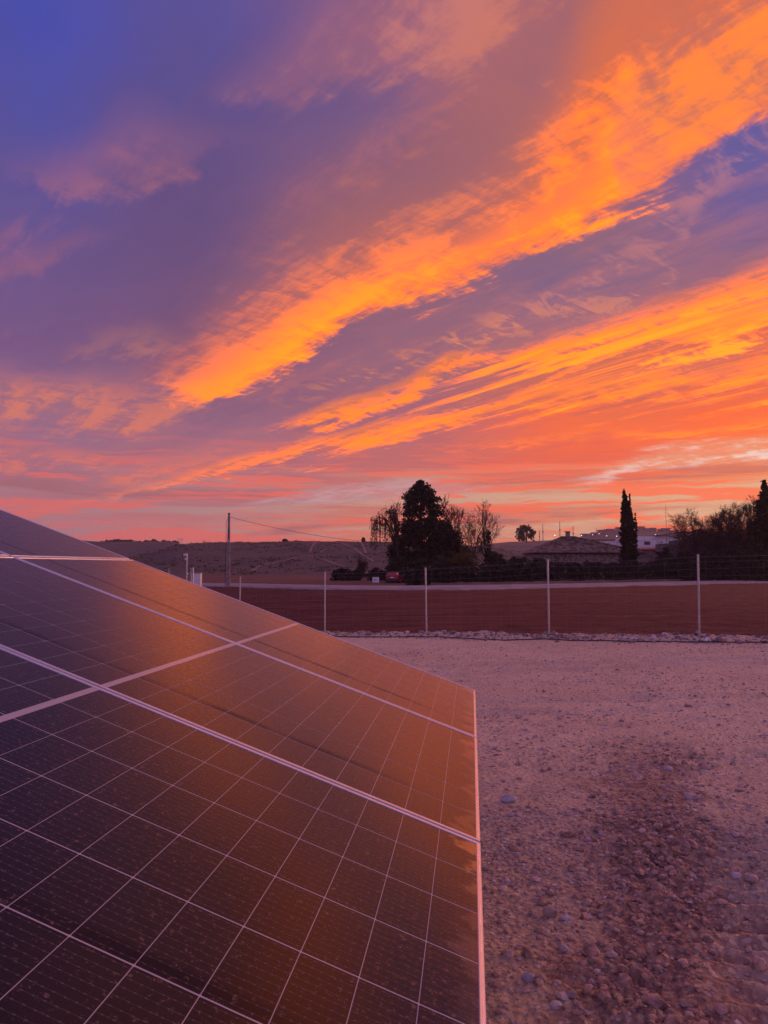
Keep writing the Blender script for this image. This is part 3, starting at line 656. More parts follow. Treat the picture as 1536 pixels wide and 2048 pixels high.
def build_rack():
    """posts, rafters and purlins carrying the table"""
    e = empty('panel_rack', tuple(P0 - PU * 2.0 - np.array([0, 0, P0[2]])))
    tag(e, 'galvanised steel rack under the solar panels', 'rack')
    inv = np.array(e.location)
    loc = lambda u, v, n: P0 + PU * u + PV * v + PN * n - inv
    for v in (0.5, 1.9, 2.9, 4.3):
        MB().tube([loc(-3.93, v, -0.065), loc(-0.03, v, -0.065)], 0.028, 4).build('purlin', M['galv'], e)
    for u in (-0.55, -2.0, -3.45):
        MB().tube([loc(u, 0.25, -0.12), loc(u, 4.6, -0.12)], 0.035, 4).build('rafter', M['galv'], e)
        for v in (0.9, 3.7):
            a = loc(u, v, -0.13); b = a.copy(); b[2] = -0.35 - inv[2]
            MB().tube([b, a], 0.045, 6).build('post', M['galv'], e)
build_rack()

# ================================================================== stones
ORD = ('first second third fourth fifth sixth seventh eighth ninth tenth eleventh twelfth thirteenth fourteenth fifteenth sixteenth seventeenth eighteenth nineteenth twentieth twenty-first twenty-second twenty-third twenty-fourth').split()
def ico(sub=0):
    t = (1 + 5 ** 0.5) / 2
    v = np.array([(-1, t, 0), (1, t, 0), (-1, -t, 0), (1, -t, 0), (0, -1, t), (0, 1, t), (0, -1, -t), (0, 1, -t), (t, 0, -1), (t, 0, 1), (-t, 0, -1), (-t, 0, 1)], float)
    v /= np.linalg.norm(v[0])
    f = [(0, 11, 5), (0, 5, 1), (0, 1, 7), (0, 7, 10), (0, 10, 11), (1, 5, 9), (5, 11, 4), (11, 10, 2), (10, 7, 6), (7, 1, 8), (3, 9, 4), (3, 4, 2), (3, 2, 6), (3, 6, 8), (3, 8, 9), (4, 9, 5), (2, 4, 11), (6, 2, 10), (8, 6, 7), (9, 8, 1)]
    for _ in range(sub):
        v = list(map(tuple, v)); cache = {}; nf = []
        def mid(a, b):
            k = (min(a, b), max(a, b))
            if k not in cache:
                p = np.array(v[a]) + np.array(v[b]); p /= np.linalg.norm(p); v.append(tuple(p)); cache[k] = len(v) - 1
            return cache[k]
        for a, b, c in f:
            x, y, z = mid(a, b), mid(b, c), mid(c, a); nf += [(a, x, z), (b, y, x), (c, z, y), (x, y, z)]
        f = nf; v = np.array(v)
    return np.array(v), np.array(f)
IV0, IF0 = ico(0); IV1, IF1 = ico(1); IV2, IF2 = ico(2)
def stone_shape(seed, iv, jag=0.25, cuts=4):
    r = np.random.default_rng(seed); v = iv.copy()
    for _ in range(cuts):                                       # chop flat facets
        n = r.normal(size=3); n /= np.linalg.norm(n); d = r.uniform(0.55, 0.9); k = v @ n
        v = v - np.outer(np.maximum(k - d, 0), n)
    return v * (1 + jag * (r.random((len(v), 1)) - 0.5))
def rotz(v, a):
    c, s = math.cos(a), math.sin(a); return v @ np.array([[c, s, 0], [-s, c, 0], [0, 0, 1]])
def gravel_mesh(xs, ys, sz, zf, seed=1, flat=0.62, sink=0.25):
    r = np.random.default_rng(seed); shapes = [stone_shape(100 + i, IV0, 0.25, 2) for i in range(14)]
    VV, FF = [], []; zs = zf(xs, ys)
    for i in range(len(xs)):
        s = sz[i] * np.array([r.uniform(0.8, 1.35), r.uniform(0.7, 1.1), flat * r.uniform(0.7, 1.2)])
        v = rotz(shapes[i % 14] * s, r.uniform(0, 6.3)); VV.append(v + (xs[i], ys[i], zs[i] + s[2] * (0.5 - sink))); FF.append(IF0 + 12 * i)
    return np.concatenate(VV), np.concatenate(FF)
def grav_mats():
    m = bpy.data.materials.new('gravel_stones'); m.use_nodes = True; g = G(m.node_tree); p = m.node_tree.nodes['Principled BSDF']
    pos = g.new('ShaderNodeNewGeometry'); isl = pos.outputs['Random Per Island']
    c = g.ramp(isl, [(0.0, (0.30, 0.20, 0.165)), (0.35, (0.46, 0.34, 0.29)), (0.6, (0.55, 0.42, 0.37)), (0.8, (0.46, 0.40, 0.39)), (0.93, (0.64, 0.53, 0.48)), (1.0, (0.75, 0.69, 0.65))])
    c = g.mix(g.mul(g.noise(pos.outputs['Position'], 90, 4, 0.6), 0.5), c, (0.20, 0.12, 0.10))
    g.put(p.inputs['Base Color'], c); p.inputs['Roughness'].default_value = 0.85; p.inputs['Specular IOR Level'].default_value = 0.3
    return m
M['gravel'] = grav_mats()
M['clod'] = material('red_clods', (0.42, 0.28, 0.22), 0.95, var=0.5, vscale=18.0, bump=0.006, bscale=90, spec=0.2)
def build_gravel():
    n = 105000
    th = np.radians(rng.uniform(-6, 40, n)); r = np.sqrt(rng.uniform(1.4 ** 2, 9.5 ** 2, n)); x, y = np.sin(th) * r, np.cos(th) * r
    dens = 0.07 + 0.50 * np.clip(fbm(x * 0.9, y * 0.9, 4, 201) * 1.6, 0, 1) + 0.5 * (1 - sstep(0.25, 1.0, x - 0.10 * y)) * (y < 5.5) + 0.7 * np.exp(-((x - 2.2 - 0.1 * (y - 5)) / 0.4) ** 2 - ((y - 4.8) / 0.7) ** 2)
    dens *= 1 - 0.6 * sstep(6.0, 9.0, r)
    keep = rng.random(n) < dens * 0.60 * (1 - 0.6 * np.clip(rough_mask(x, y), 0, 1))
    x, y = x[keep], y[keep]; k = len(x)
    s = 0.0056 * np.exp(rng.normal(0, 0.55, k)) * (1 + 0.25 * np.hypot(x, y) / 5); s = np.clip(s, 0.0025, 0.028)
    V, F = gravel_mesh(x, y, s, yard_height, 3)
    tag(mesh_obj('gravel', V, F, M['gravel'], None, False), 'loose small gravel and pebbles strewn over the packed earth yard', 'gravel', kind='stuff')
    n = 26000; y = rng.uniform(2.0, 7.6, n); x = 1.15 + 0.30 * (y - 3.1) + rng.normal(0, 0.34, n); keep = rng.random(n) < 0.22 * np.clip(rough_mask(x, y), 0, 1) + 0.02
    x, y = x[keep], y[keep]; s = np.clip(0.010 * np.exp(rng.normal(0, 0.6, len(x))), 0.004, 0.045)
    V, F = gravel_mesh(x, y, s, yard_height, 13, 0.75)
    tag(mesh_obj('soil_clods', V, F, M['clod'], None, False), 'broken red-brown clods in the churned wheel track', 'soil', kind='stuff')
    n = 42000; th = np.radians(rng.uniform(-2, 36, n)); r = np.sqrt(rng.uniform(7.0 ** 2, 18.0 ** 2, n)); x, y = np.sin(th) * r, np.cos(th) * r
    keep = (rng.random(n) < 0.10 + 0.5 * np.clip(fbm(x * 0.5, y * 1.1, 4, 205) * 1.5, 0, 1)) & (y < fence_y(x) - 0.6)
    x, y = x[keep], y[keep]; s = np.clip(0.0085 * np.exp(rng.normal(0, 0.5, len(x))), 0.004, 0.035)
    V, F = gravel_mesh(x, y, s, yard_height, 9)
    tag(mesh_obj('scattered_grit', V, F, M['gravel'], None, False), 'sparse grit and clods over the far part of the yard', 'gravel', kind='stuff')
    # finer rubble on the bank along the fence
    n = 5200; t = rng.uniform(-1.0, 5.0, n); off = rng.normal(0.0, 0.42, n)
    x = FX0 + FDX * t + 0.55 * off; y = FY0 + FDY * t + 0.83 * off
    s = np.clip(0.016 * np.exp(rng.normal(0, 0.55, n)), 0.006, 0.06)
    V, F = gravel_mesh(x, y, s, yard_height, 5)
    tag(mesh_obj('gravel_bank', V, F, M['rubble'], None, False), 'small rubble heaped in a low bank along the fence foot', 'gravel', kind='stuff')
build_gravel()
def ground_at(px, py, zf=yard_height):
    d = ray(px, py); ys = np.linspace(1.2, 30, 4000); x = d[0] / d[1] * ys; z = d[2] / d[1] * ys + CAMZ
    k = np.argmax(zf(x, ys) >= z); return float(x[k]), float(ys[k])
def stone(name, px, py, w, asp, m, label, seed, jag=0.12, cuts=4, cat='stone', group=None):
    x, y = ground_at(px, py); s = w * y / FPX / 2 * 1.05            # width in photo pixels -> half size in metres
    v = stone_shape(seed, IV2, jag * 0.3, cuts) * (s, s * 0.8, s * asp); v = rotz(v, random.uniform(-0.4, 0.4))
    z = float(yard_height(np.array([x]), np.array([y]))[0])
    o = mesh_obj(name, v, IF2, m, None, True, (x, y + s * 0.6, z + s * asp * 0.55)); return tag(o, label, cat, group)
stone('stone', 1019, 1606, 30, 0.55, M['stone_blue'], 'smooth oval blue-grey stone alone beside the panel edge', 11, 0.03, 1)
stone('stone', 1102, 1838, 30, 0.75, M['stone'], 'largest rounded grey stone of the small cluster by the nearest panel', 12)
stone('stone', 1135, 1844, 20, 0.7, M['stone_blue'], 'small grey pebble just right of the largest rounded stone', 13)
stone('stone', 1177, 1839, 18, 0.5, M['stone_blue'], 'dark flat pebble at the right end of the small cluster', 14)
stone('stone', 1058, 1966, 26, 0.7, M['stone_blue'], 'angular pale blue stone lying lowest near the panel edge', 15, 0.3, 8)
stone('stone', 1082, 1964, 22, 0.6, M['stone'], 'brown flat stone touching the angular pale blue one', 16)
stone('stone', 1340, 1542, 15, 0.6, M['stone_blue'], 'small round grey stone alone in the middle of the yard', 17)
stone('stone', 1388, 1600, 30, 0.45, M['stone'], 'pale lumpy stone at the top of the churned earth', 18, 0.3)
stone('stone', 1475, 1757, 18, 0.7, M['stone_blue'], 'blue-grey stone half buried in the right-hand churned strip', 19)
stone('stone', 1506, 1768, 26, 0.6, M['stone'], 'rounded brown stone at the right edge of the yard', 20)
stone('stone', 1147, 1998, 22, 0.6, M['stone'], 'low grey stone at the bottom of the yard, right of the brown one', 26)
stone('stone', 1270, 1281, 15, 0.5, M['stone_pale'], 'white flat stone on the bank between the two right fence posts', 21)
stone('stone', 1310, 1278, 9, 0.9, M['stone_pale'], 'small white upright stone just right of the white flat stone', 22)
stone('stone', 1445, 1282, 22, 0.5, M['stone'], 'brown boulder on the bank farthest right of the fence posts', 25, 0.2)
def rubble():
    r = np.random.default_rng(44)
    shapes = []
    for i in range(5):
        me = bpy.data.meshes.new('rubble_stone'); me.from_pydata(stone_shape(300 + i, IV1, 0.15, 5).tolist(), [], IF1.tolist()); me.materials.append(M['rubble' if i else 'stone_pale']); me.update(); shapes.append(me)
    items = []
    for i in range(46):
        t = r.uniform(-0.4, 2.75); off = r.normal(0.05, 0.28); items.append((FX0 + FDX * t + 0.55 * off, FY0 + FDY * t + 0.83 * off, r.uniform(0.04, 0.10), 0 if r.random() < 0.08 else int(r.integers(1, 5)), r.uniform(0, 6)))
    items.sort(key=lambda q: q[0] / q[1]); count = {}
    posts = [(FX0 + FDX * k) / (FY0 + FDY * k) for k in range(4)]
    for x, y, s, kind, rot in items:
        z = float(yard_height(np.array([x]), np.array([y]))[0]); b = sum(x / y < p for p in posts)
        bay = ('right of the rightmost fence post', 'between the two rightmost fence posts', 'between the second and third fence posts from the right', 'between the third and fourth fence posts from the right', 'left of the fourth fence post')[b]
        count[bay] = count.get(bay, 0) + 1
        o = bpy.data.objects.new('rubble_stone', shapes[kind]); o.location = (x, y, z + s * 0.2); o.scale = (s * 1.3, s, s * 0.7); o.rotation_euler = (0, 0, rot)
        tag(link(o), ORD[count[bay] - 1] + ' bank stone from the left ' + bay, 'stone', 'rubble stones along the fence')
rubble()
def plastic_bag():
    x, y = ground_at(1415, 1285); r = np.random.default_rng(3)
    v = IV2 * (0.085, 0.07, 0.042) * (1 + 0.5 * (r.random((len(IV2), 1)) - 0.5)); v[:, 2] += 0.03 * np.sin(v[:, 0] * 60)
    o = mesh_obj('plastic_bag', v, IF2, M['white'], None, False, (x, y + 0.05, float(yard_height(np.array([x]), np.array([y]))[0]) + 0.045))
    tag(o, 'crumpled white plastic bag on the bank beside the right fence post', 'bag')
plastic_bag()

# ================================================================== wire fence
def build_fence():
    e = empty('wire_fence', (FX0, FY0, 0)); tag(e, 'wire mesh fence on thin galvanised posts between yard and ploughed field', 'fence')
    T = [-2, -1, 0, 1, 2, 3, 4, 5, 6, 7]; H = [1.92, 1.92, 1.92, 1.96, 1.90, 1.90, 1.88, 1.88, 1.88, 1.88]
    base = []; 
    for t, h in zip(T, H):
        x, y = FX0 + FDX * t, FY0 + FDY * t; z = float(fence_z(x)); base.append(np.array([x - FX0, y - FY0, z]))
        p = MB().tube([(0, 0, -0.3), (0, 0, h)], 0.024, 10).tube([(0, 0, h), (0, 0, h + 0.012)], [0.026, 0.018], 10)
        o = p.build('post', M['galv'], e, False, tuple(base[-1])); o.rotation_euler = (0.01 * math.sin(t * 3), 0.012 * math.sin(t * 5 + 1), 0)
    hs = [0.10, 0.25, 0.40, 0.56, 0.72, 0.90, 1.08, 1.26, 1.44, 1.60, 1.76, 1.88]
    for k, hh in enumerate(hs):
        pts = []
        for i in range(len(base) - 1):
            for q in np.linspace(0, 1, 6, endpoint=False):
                f = hh / 1.92 * (H[i] * (1 - q) + H[i + 1] * q)
                pts.append(base[i] * (1 - q) + base[i + 1] * q + np.array([0, -0.03, f - 0.03 * math.sin(q * math.pi) * (0.6 + 0.4 * math.sin(i * 2 + k)) * hh]))
        pts.append(base[-1] + np.array([0, -0.03, hh]))
        MB().tube(pts, 0.0015 if k < 11 else 0.0022, 4).build('line_wire', M['wire'], e)
    w = MB()
    for i in range(len(base) - 1):
        for q in np.arange(0.04, 1.0, 0.083):
            b = base[i] * (1 - q) + base[i + 1] * q; s = 0.03 * math.sin(q * math.pi)
            w.tube([b + (0, -0.034, 0.08), b + (0, -0.034, 1.86 - s * 1.8)], 0.0011, 3, False)
    tag(w.build('stay_wires', M['wire'], e), kind='stuff')
build_fence()
def pipe():
    pts = []
    for t in np.linspace(-1.6, 4.2, 60):
        off = -0.62 - 0.10 * math.sin(t * 2.3) - 0.05 * math.sin(t * 6); x = FX0 + FDX * t + 0.55 * off; y = FY0 + FDY * t + 0.83 * off
        pts.append((x, y, float(yard_height(np.array([x]), np.array([y]))[0]) + 0.022))
    tag(MB().tube(pts, 0.014, 6).build('irrigation_pipe', M['black'], None, True), 'thin black irrigation pipe lying along the foot of the bank', 'pipe')
pipe()

# ================================================================== plants
def gz(x, y): return float(ground_z(np.array([x]), np.array([y]))[0])
def leaf_quads(c, size, r, elong=1.5):
    """one small bent face per leaf clump, thrown about at random"""
    n = len(c); a = r.normal(size=(n, 3)); a /= np.linalg.norm(a, axis=1)[:, None]
    b = np.cross(a, r.normal(size=(n, 3))); b /= np.linalg.norm(b, axis=1)[:, None] + 1e-9
    s = size * np.exp(r.normal(0, 0.35, n))[:, None]
    V = np.stack([c - a * s * elong * 0.5, c + b * s * 0.5, c + a * s * elong * 0.5, c - b * s * 0.5], 1).reshape(-1, 3)
    return V, np.arange(4 * n).reshape(-1, 4)
def ball(r, n, shell=0.45):
    d = r.normal(size=(n, 3)); d /= np.linalg.norm(d, axis=1)[:, None]; return d * (r.random((n, 1)) ** shell)
def profile_crown(prof, clusters, leaves, cr, size, seed, depth=1.0, droop=0.0):
    """clumps spread through a crown whose radius follows prof = [(z, radius, x offset)]"""
    r = np.random.default_rng(seed); p = np.array(prof, float); C = []
    zs = r.uniform(p[0, 0], p[-1, 0], clusters * 3); rad = np.interp(zs, p[:, 0], p[:, 1])
    zs = zs[r.random(len(zs)) < (rad / rad.max()) ** 1.2 + 0.12][:clusters]
    for z in zs:
        R_ = np.interp(z, p[:, 0], p[:, 1]); xo = np.interp(z, p[:, 0], p[:, 2]); t = r.uniform(0, 6.283); q = r.random() ** 0.4 * r.uniform(0.85, 1.08)
        c = np.array([xo + math.cos(t) * R_ * q, math.sin(t) * R_ * q * depth, z])
        k = cr * r.uniform(0.6, 1.3) * min(1, 0.35 + R_ / 2.0)
        C.append(c + ball(r, leaves) * (k, k, k * 0.75) + np.array([0, 0, -droop * q]))
    return leaf_quads(np.concatenate(C), size, r)
def branches(base, height, seed, lean=(0, 0, 1), r0=0.16, levels=5, spread=0.6, kids=(3, 4, 4, 3, 3), up=0.25, ratio=0.62, first=0.3, droop=0.0, rmin=0.017):
    r = np.random.default_rng(seed); thick, thin, tips = MB(), MB(), []
    def grow(p, d, L, rad, lv):
        n = 5 if lv < 2 else 4; pts = [p]; dirs = []
        for i in range(n):
            d = d + r.normal(size=3) * (0.10 + 0.05 * lv) + np.array([0, 0, up * 0.25 if lv else 0.1]) - np.array([0, 0, droop * lv * 0.12])
            d = d / np.linalg.norm(d); p = p + d * L / n; pts.append(p); dirs.append(d)
        end = max(rad * (0.45 if lv else 0.5), rmin)
        (thick if lv < 2 else thin).tube(pts, np.linspace(max(rad, rmin), end, n + 1), 6 if lv < 2 else 3, False)
        if lv >= levels - 1: tips.append(pts[-1]); return
        k = kids[min(lv, len(kids) - 1)] + int(r.integers(0, 2))
        for j in range(k):
            q = first + (1 - first) * (j + r.random() * 0.7) / k if lv == 0 else r.uniform(0.25, 1.0)
            i = min(int(q * n), n - 1); o = pts[i] + (pts[i + 1] - pts[i]) * (q * n - i)
            s = r.normal(size=3); s -= s @ dirs[i] * dirs[i]; s /= np.linalg.norm(s)
            nd = dirs[i] * (1 - spread) + s * spread + np.array([0, 0, up * 0.5]); nd /= np.linalg.norm(nd)
            grow(o, nd, L * ratio * r.uniform(0.75, 1.15) * (1.1 - 0.4 * q if lv == 0 else 1), max(rad * (1 - 0.6 * q) * 0.6, rmin), lv + 1)
        grow(pts[-1], dirs[-1], L * ratio * 0.8, end, lv + 1)
    grow(np.array(base, float), np.array(lean, float) / np.linalg.norm(lean), height, r0, 0)
    return thick, thin, tips
def tree_at(px, y, name, label, cat='tree', group=None):
    x = (px - 768) / FPX * y; e = empty(name, (x, y, gz(x, y))); return tag(e, label, cat, group)
def top_h(py, y, e): return (HZ - py) / FPX * y + CAMZ - e.location.z      # height above the base of something whose top is seen at row py
def foliage(e, VF, m, name='crown'): return mesh_obj(name, VF[0], VF[1], m, e)
def bare_tree(px, y, py_top, label, seed, name='bare_tree', group=None, trunkfrac=0.45, **kw):
    e = tree_at(px, y, name, label, 'tree', group); H = top_h(py_top, y, e)
    a, b, tips = branches((0, 0, -0.2), 1.0, seed, **{**kw, 'r0': 1e-3, 'rmin': 1e-5})
    top = max(v[2] for v in b.v)                               # measure at unit size, then grow to the right height
    sc = H / top
    a, b, tips = branches((0, 0, -0.1), sc, seed, **kw)
    zt = max(v[2] for v in b.v); k = H / zt
    for mb in (a, b): mb.v = [(v[0] * k, v[1] * k, v[2] * k) for v in mb.v]
    a.build('trunk', M['bark'], e, True); b.build('crown', M['twig'], e)
    return e, [np.array(t) * k for t in tips], H

# the great dark pine behind the car
e = tree_at(842, 108, 'pine_tree', 'tallest dense dark pine behind the red car'); H = top_h(963, 108, e); s = 108 / FPX
foliage(e, profile_crown([(0.6, 1.6, -0.6), (2.0, 3.2, -0.7), (3.6, 4.0, -0.6), (H * 0.38, 3.9, -0.2), (H * 0.55, 3.3, 0.1), (H * 0.72, 2.9, 0.1), (H * 0.86, 2.2, 0.0), (H * 0.95, 1.2, -0.1), (H, 0.25, -0.1)], 520, 58, 0.72, 0.19, 5), M['leaf_pine'])
MB().tube([(0, 0, -0.2), (0.05, 0, H * 0.3), (0, 0, H * 0.6), (-0.05, 0, H * 0.93)], [0.36, 0.30, 0.2, 0.05], 8).build('trunk', M['bark'], e, True)
# its lower companion, a second darker mass to the right
e = tree_at(893, 112, 'evergreen_tree', 'low broad dark evergreen tucked against the right of the tallest pine'); H = top_h(1046, 112, e)
foliage(e, profile_crown([(0.3, 2.4, 0), (2.0, 3.3, 0), (H * 0.5, 3.0, 0.3), (H * 0.8, 1.9, 0.1), (H, 0.4, 0)], 170, 60, 0.8, 0.19, 6), M['leaf_pine'])
MB().tube([(0, 0, -0.2), (0, 0, H * 0.8)], [0.2, 0.05], 7).build('trunk', M['bark'], e, True)
# weeping willow with hanging strands
def willow():
    """short trunk, limbs that arch over to the left, long strands hanging from them"""
    y = 104.0; e = tree_at(797, y, 'willow_tree', 'half bare weeping willow hanging over the parked red car'); r = np.random.default_rng(8)
    H = top_h(1000, y, e); limbs, st_, pts = MB(), MB(), []
    limbs.tube([(0, 0, -0.2), (-0.05, 0, 2.0), (-0.15, 0, 4.2)], [0.24, 0.2, 0.15], 8, False); anchors = []
    for k in range(15):
        w = r.uniform(-3.7, 0.6); dp = r.uniform(-1.8, 1.8); top = H * r.uniform(0.82, 1.0) - abs(w) * 0.42; p = []
        for t in np.linspace(0, 1, 9):
            p.append(np.array([-0.15 + w * t ** 1.1, dp * t, 4.0 + (top - 4.0) * math.sin(min(t * 1.25, 1.0) * math.pi / 2) - 0.9 * max(0, t - 0.75) * 4 * 0.5]) + r.normal(size=3) * 0.07)
        limbs.tube(p, np.linspace(0.09, 0.02, 9), 4, False); anchors += p[3:]
        if r.random() < 0.6:                                   # an upright twig or two over the crown
            q = p[5]; st_.tube([q, q + (r.uniform(-0.3, 0.3), 0, 0.7), q + (r.uniform(-0.5, 0.5), 0, 1.3)], [0.02, 0.014, 0.008], 3, False)
    for k in range(210):
        a = anchors[int(r.integers(len(anchors)))] + r.normal(size=3) * (0.15, 0.2, 0.05); L = min(r.uniform(0.5, 3.4) * (0.6 + 0.25 * abs(a[0])), a[2] - 1.0); n = 6; side = r.uniform(-0.35, 0.15)
        path = [a + np.array([side * math.sin(i / n * 1.6), 0, 0.12 * math.sin(i / n * 3.1) - L * (i / n) ** 1.1]) for i in range(n + 1)]
        st_.tube(path, 0.013, 3, False)
        for q in r.random(int(L * 6)): i = min(int(q * n), n - 1); pts.append(path[i] + (path[i + 1] - path[i]) * (q * n - i) + r.normal(size=3) * 0.05)
    limbs.build('trunk', M['bark'], e, True); tag(st_.build('hanging_twigs', M['twig'], e), kind='stuff')
    V, F = leaf_quads(np.array(pts), 0.10, r, 2.2); mesh_obj('leaves', V, F, M['leaf_dry'], e)
willow()
bare_tree(908, 113, 984, 'tall narrow bare tree touching the right side of the tallest pine', 31, r0=0.15, levels=5, spread=0.42, kids=(9, 6, 4, 3), up=0.5, ratio=0.52)
bare_tree(937, 111, 1004, 'bushy twiggy bare tree second right of the tallest pine', 32, r0=0.15, levels=5, spread=0.52, kids=(8, 5, 4, 3), up=0.45, ratio=0.54, first=0.12, rmin=0.013)
def ivy_tree():
    e, tips, H = bare_tree(977, 108, 996, 'round crowned bare tree with an ivy clad trunk', 36, r0=0.17, levels=5, spread=0.58, kids=(11, 5, 4, 3), up=0.38, ratio=0.48, first=0.28, rmin=0.012)
    r = np.random.default_rng(5); z = r.uniform(0.4, H * 0.62, 900); c = np.stack([r.normal(0, 0.30, 900) * (1.25 - z / H), r.normal(0, 0.3, 900), z], 1)
    V, F = leaf_quads(c, 0.17, r); mesh_obj('ivy', V, F, M['leaf_hedge'], e)
ivy_tree()
# cypress with its two side spires
def cypress():
    e = tree_at(1257, 116, 'cypress_tree', 'tall slender cypress standing in front of the tiled villa'); H = top_h(978, 116, e); s = 116 / FPX
    A = profile_crown([(0.2, 1.0, 0.0), (1.5, 1.28, 0.0), (H * 0.4, 1.22, 0.0), (H * 0.6, 1.10, -0.1), (H * 0.75, 0.78, -0.25), (H * 0.88, 0.42, -0.42), (H, 0.02, -0.5)], 900, 48, 0.30, 0.12, 14)
    B = profile_crown([(H * 0.4, 0.5, 0.25), (H * 0.7, 0.46, 0.25), (H * 0.84, 0.25, 0.3), (H * 0.95, 0.02, 0.34)], 200, 40, 0.24, 0.11, 15)
    Cc = profile_crown([(H * 0.35, 0.4, 0.85), (H * 0.6, 0.36, 1.0), (H * 0.74, 0.03, 1.12)], 130, 40, 0.22, 0.11, 16)
    v = np.concatenate([A[0], B[0], Cc[0]]); f = np.concatenate([A[1], B[1] + len(A[0]), Cc[1] + len(A[0]) + len(B[0])])
    foliage(e, (v, f), M['leaf_cyp'])
    MB().tube([(0, 0, -0.2), (0, 0, H * 0.5), (-0.3, 0, H * 0.9)], [0.22, 0.14, 0.03], 7).build('trunk', M['bark'], e, True)
cypress()
# right-hand group
def conifer(px, y, pytop, label, seed, w):
    e = tree_at(px, y, 'fir_tree', label); H = top_h(pytop, y, e); r = np.random.default_rng(seed); C = []; mb = MB()
    for k in range(34):
        z = H * (0.10 + 0.88 * k / 33); R_ = w * (1 - z / H) ** 0.95 + 0.05
        for j in range(12):
            t = r.uniform(0, 6.283); L = R_ * r.uniform(0.7, 1.1); d = np.array([math.cos(t), math.sin(t), -0.12 + 0.25 * (z / H)])
            zj = z + r.normal() * 0.22; mb.tube([(0, 0, zj), d * L + (0, 0, zj)], [0.025, 0.008], 3, False)
            n = int(20 + 44 * L); q = r.random(n) ** 0.7; C.append(np.array([0, 0, zj]) + d * (q * L)[:, None] + r.normal(size=(n, 3)) * (0.12, 0.12, 0.06) + np.array([0, 0, -0.05]))
    foliage(e, leaf_quads(np.concatenate(C), 0.15, r), M['leaf_pine'])
    mb.build('limbs', M['bark'], e); MB().tube([(0, 0, -0.2), (0, 0, H * 0.98)], [0.25, 0.03], 7).build('trunk', M['bark'], e, True)
conifer(1532, 112, 962, 'dark pointed fir at the right edge of the picture', 41, 4.6)
bare_tree(1392, 118, 1012, 'wide low bare tree with spreading twigs, leftmost of the right-hand group', 51, r0=0.16, levels=5, spread=0.66, kids=(8, 6, 5, 5), up=0.22, ratio=0.62, first=0.10, rmin=0.019)
bare_tree(1440, 114, 1008, 'bushy bare tree in the middle of the right-hand group', 52, r0=0.15, levels=5, spread=0.58, kids=(9, 6, 5, 5), up=0.28, ratio=0.60, first=0.10, rmin=0.019)
bare_tree(1466, 121, 1000, 'dense bare tree behind the gap between the bushy and the tall bare tree', 57, r0=0.15, levels=5, spread=0.58, kids=(9, 6, 5, 4), up=0.3, ratio=0.60, first=0.10, rmin=0.019)
bare_tree(1421, 122, 1018, 'low dense bare tree filling the space right of the wide low one', 58, r0=0.14, levels=5, spread=0.6, kids=(9, 6, 5, 4), up=0.28, ratio=0.60, first=0.10, rmin=0.019)
bare_tree(1509, 121, 996, 'bare tree right beside the trunk of the pointed fir', 59, r0=0.14, levels=5, spread=0.55, kids=(9, 6, 4, 4), up=0.32, ratio=0.58, first=0.10, rmin=0.019)
bare_tree(1490, 117, 985, 'tall bare tree close against the dark pointed fir', 53, r0=0.16, levels=5, spread=0.5, kids=(10, 6, 5, 5), up=0.42, ratio=0.54, first=0.12, rmin=0.019)
bare_tree(719, 118, 1112, 'small round bare bush tree left of the white board', 54, 'bare_bush', r0=0.08, levels=5, spread=0.62, kids=(9, 6, 5, 3), up=0.25, ratio=0.70, first=0.06, rmin=0.014)
bare_tree(1113, 110, 1100, 'thin bare shrub in front of the left corner of the villa', 55, 'bare_bush', r0=0.05, levels=4, spread=0.6, kids=(6, 5, 4), up=0.3, ratio=0.62, first=0.08)

def bush(px, y, pyt, wpx, label, seed, m='leaf_hedge', name='shrub', depth=1.0, size=0.15, n=60):
    e = tree_at(px, y, name, label, 'shrub'); H = top_h(pyt, y, e); w = wpx / 2 * y / FPX
    foliage(e, profile_crown([(0.05, w * 0.85, 0), (H * 0.35, w, 0), (H * 0.7, w * 0.8, 0), (H * 0.92, w * 0.42, 0), (H, w * 0.12, 0)], n, 55, min(0.6, H * 0.28), size, seed, depth), M[m])
    k = MB()
    for j in range(4): t = j * 1.7 + seed; k.tube([(0.1 * math.cos(t), 0.1 * math.sin(t), -0.1), (0.4 * w * math.cos(t), 0.4 * w * math.sin(t), H * 0.7)], [0.05, 0.015], 4, False)
    k.build('stems', M['bark'], e)
bush(683, 114, 1138, 40, 'rounded dark shrub leftmost beside the road, left of the small bare bush', 61)
bush(706, 116, 1141, 34, 'dark shrub under the small round bare bush', 62)
bush(752, 116, 1136, 40, 'dark shrub directly behind the white board', 63)
bush(797, 103, 1112, 50, 'tall dark shrub directly behind the parked red car', 64, size=0.17, n=90)
bush(835, 101, 1118, 58, 'broad dark shrub right of the red car under the tallest pine', 65, size=0.17, n=100)
bush(878, 101, 1112, 60, 'dark shrub between the tallest pine and the yellowing shrub', 66, size=0.17, n=100)
bush(928, 104, 1096, 56, 'yellowing shrub under the bare trees', 67, 'leaf_yellow', size=0.16, n=100)
bush(986, 102, 1101, 50, 'rounded dark evergreen shrub at the foot of the ivy clad tree', 68, size=0.17, n=100)
bush(1036, 104, 1114, 60, 'dark shrub midway between the ivy clad tree and the villa', 69, size=0.17, n=90)
bush(1078, 104, 1117, 56, 'dark shrub in front of the left end of the villa wall', 70, size=0.17, n=90)
bush(1330, 112, 1096, 50, 'olive shrub in front of the grey shed, left of the right-hand trees', 71, size=0.16, n=90)
bush(1364, 110, 1104, 56, 'dark shrub in front of the grey shed beside the right fence post', 72, size=0.17, n=90)
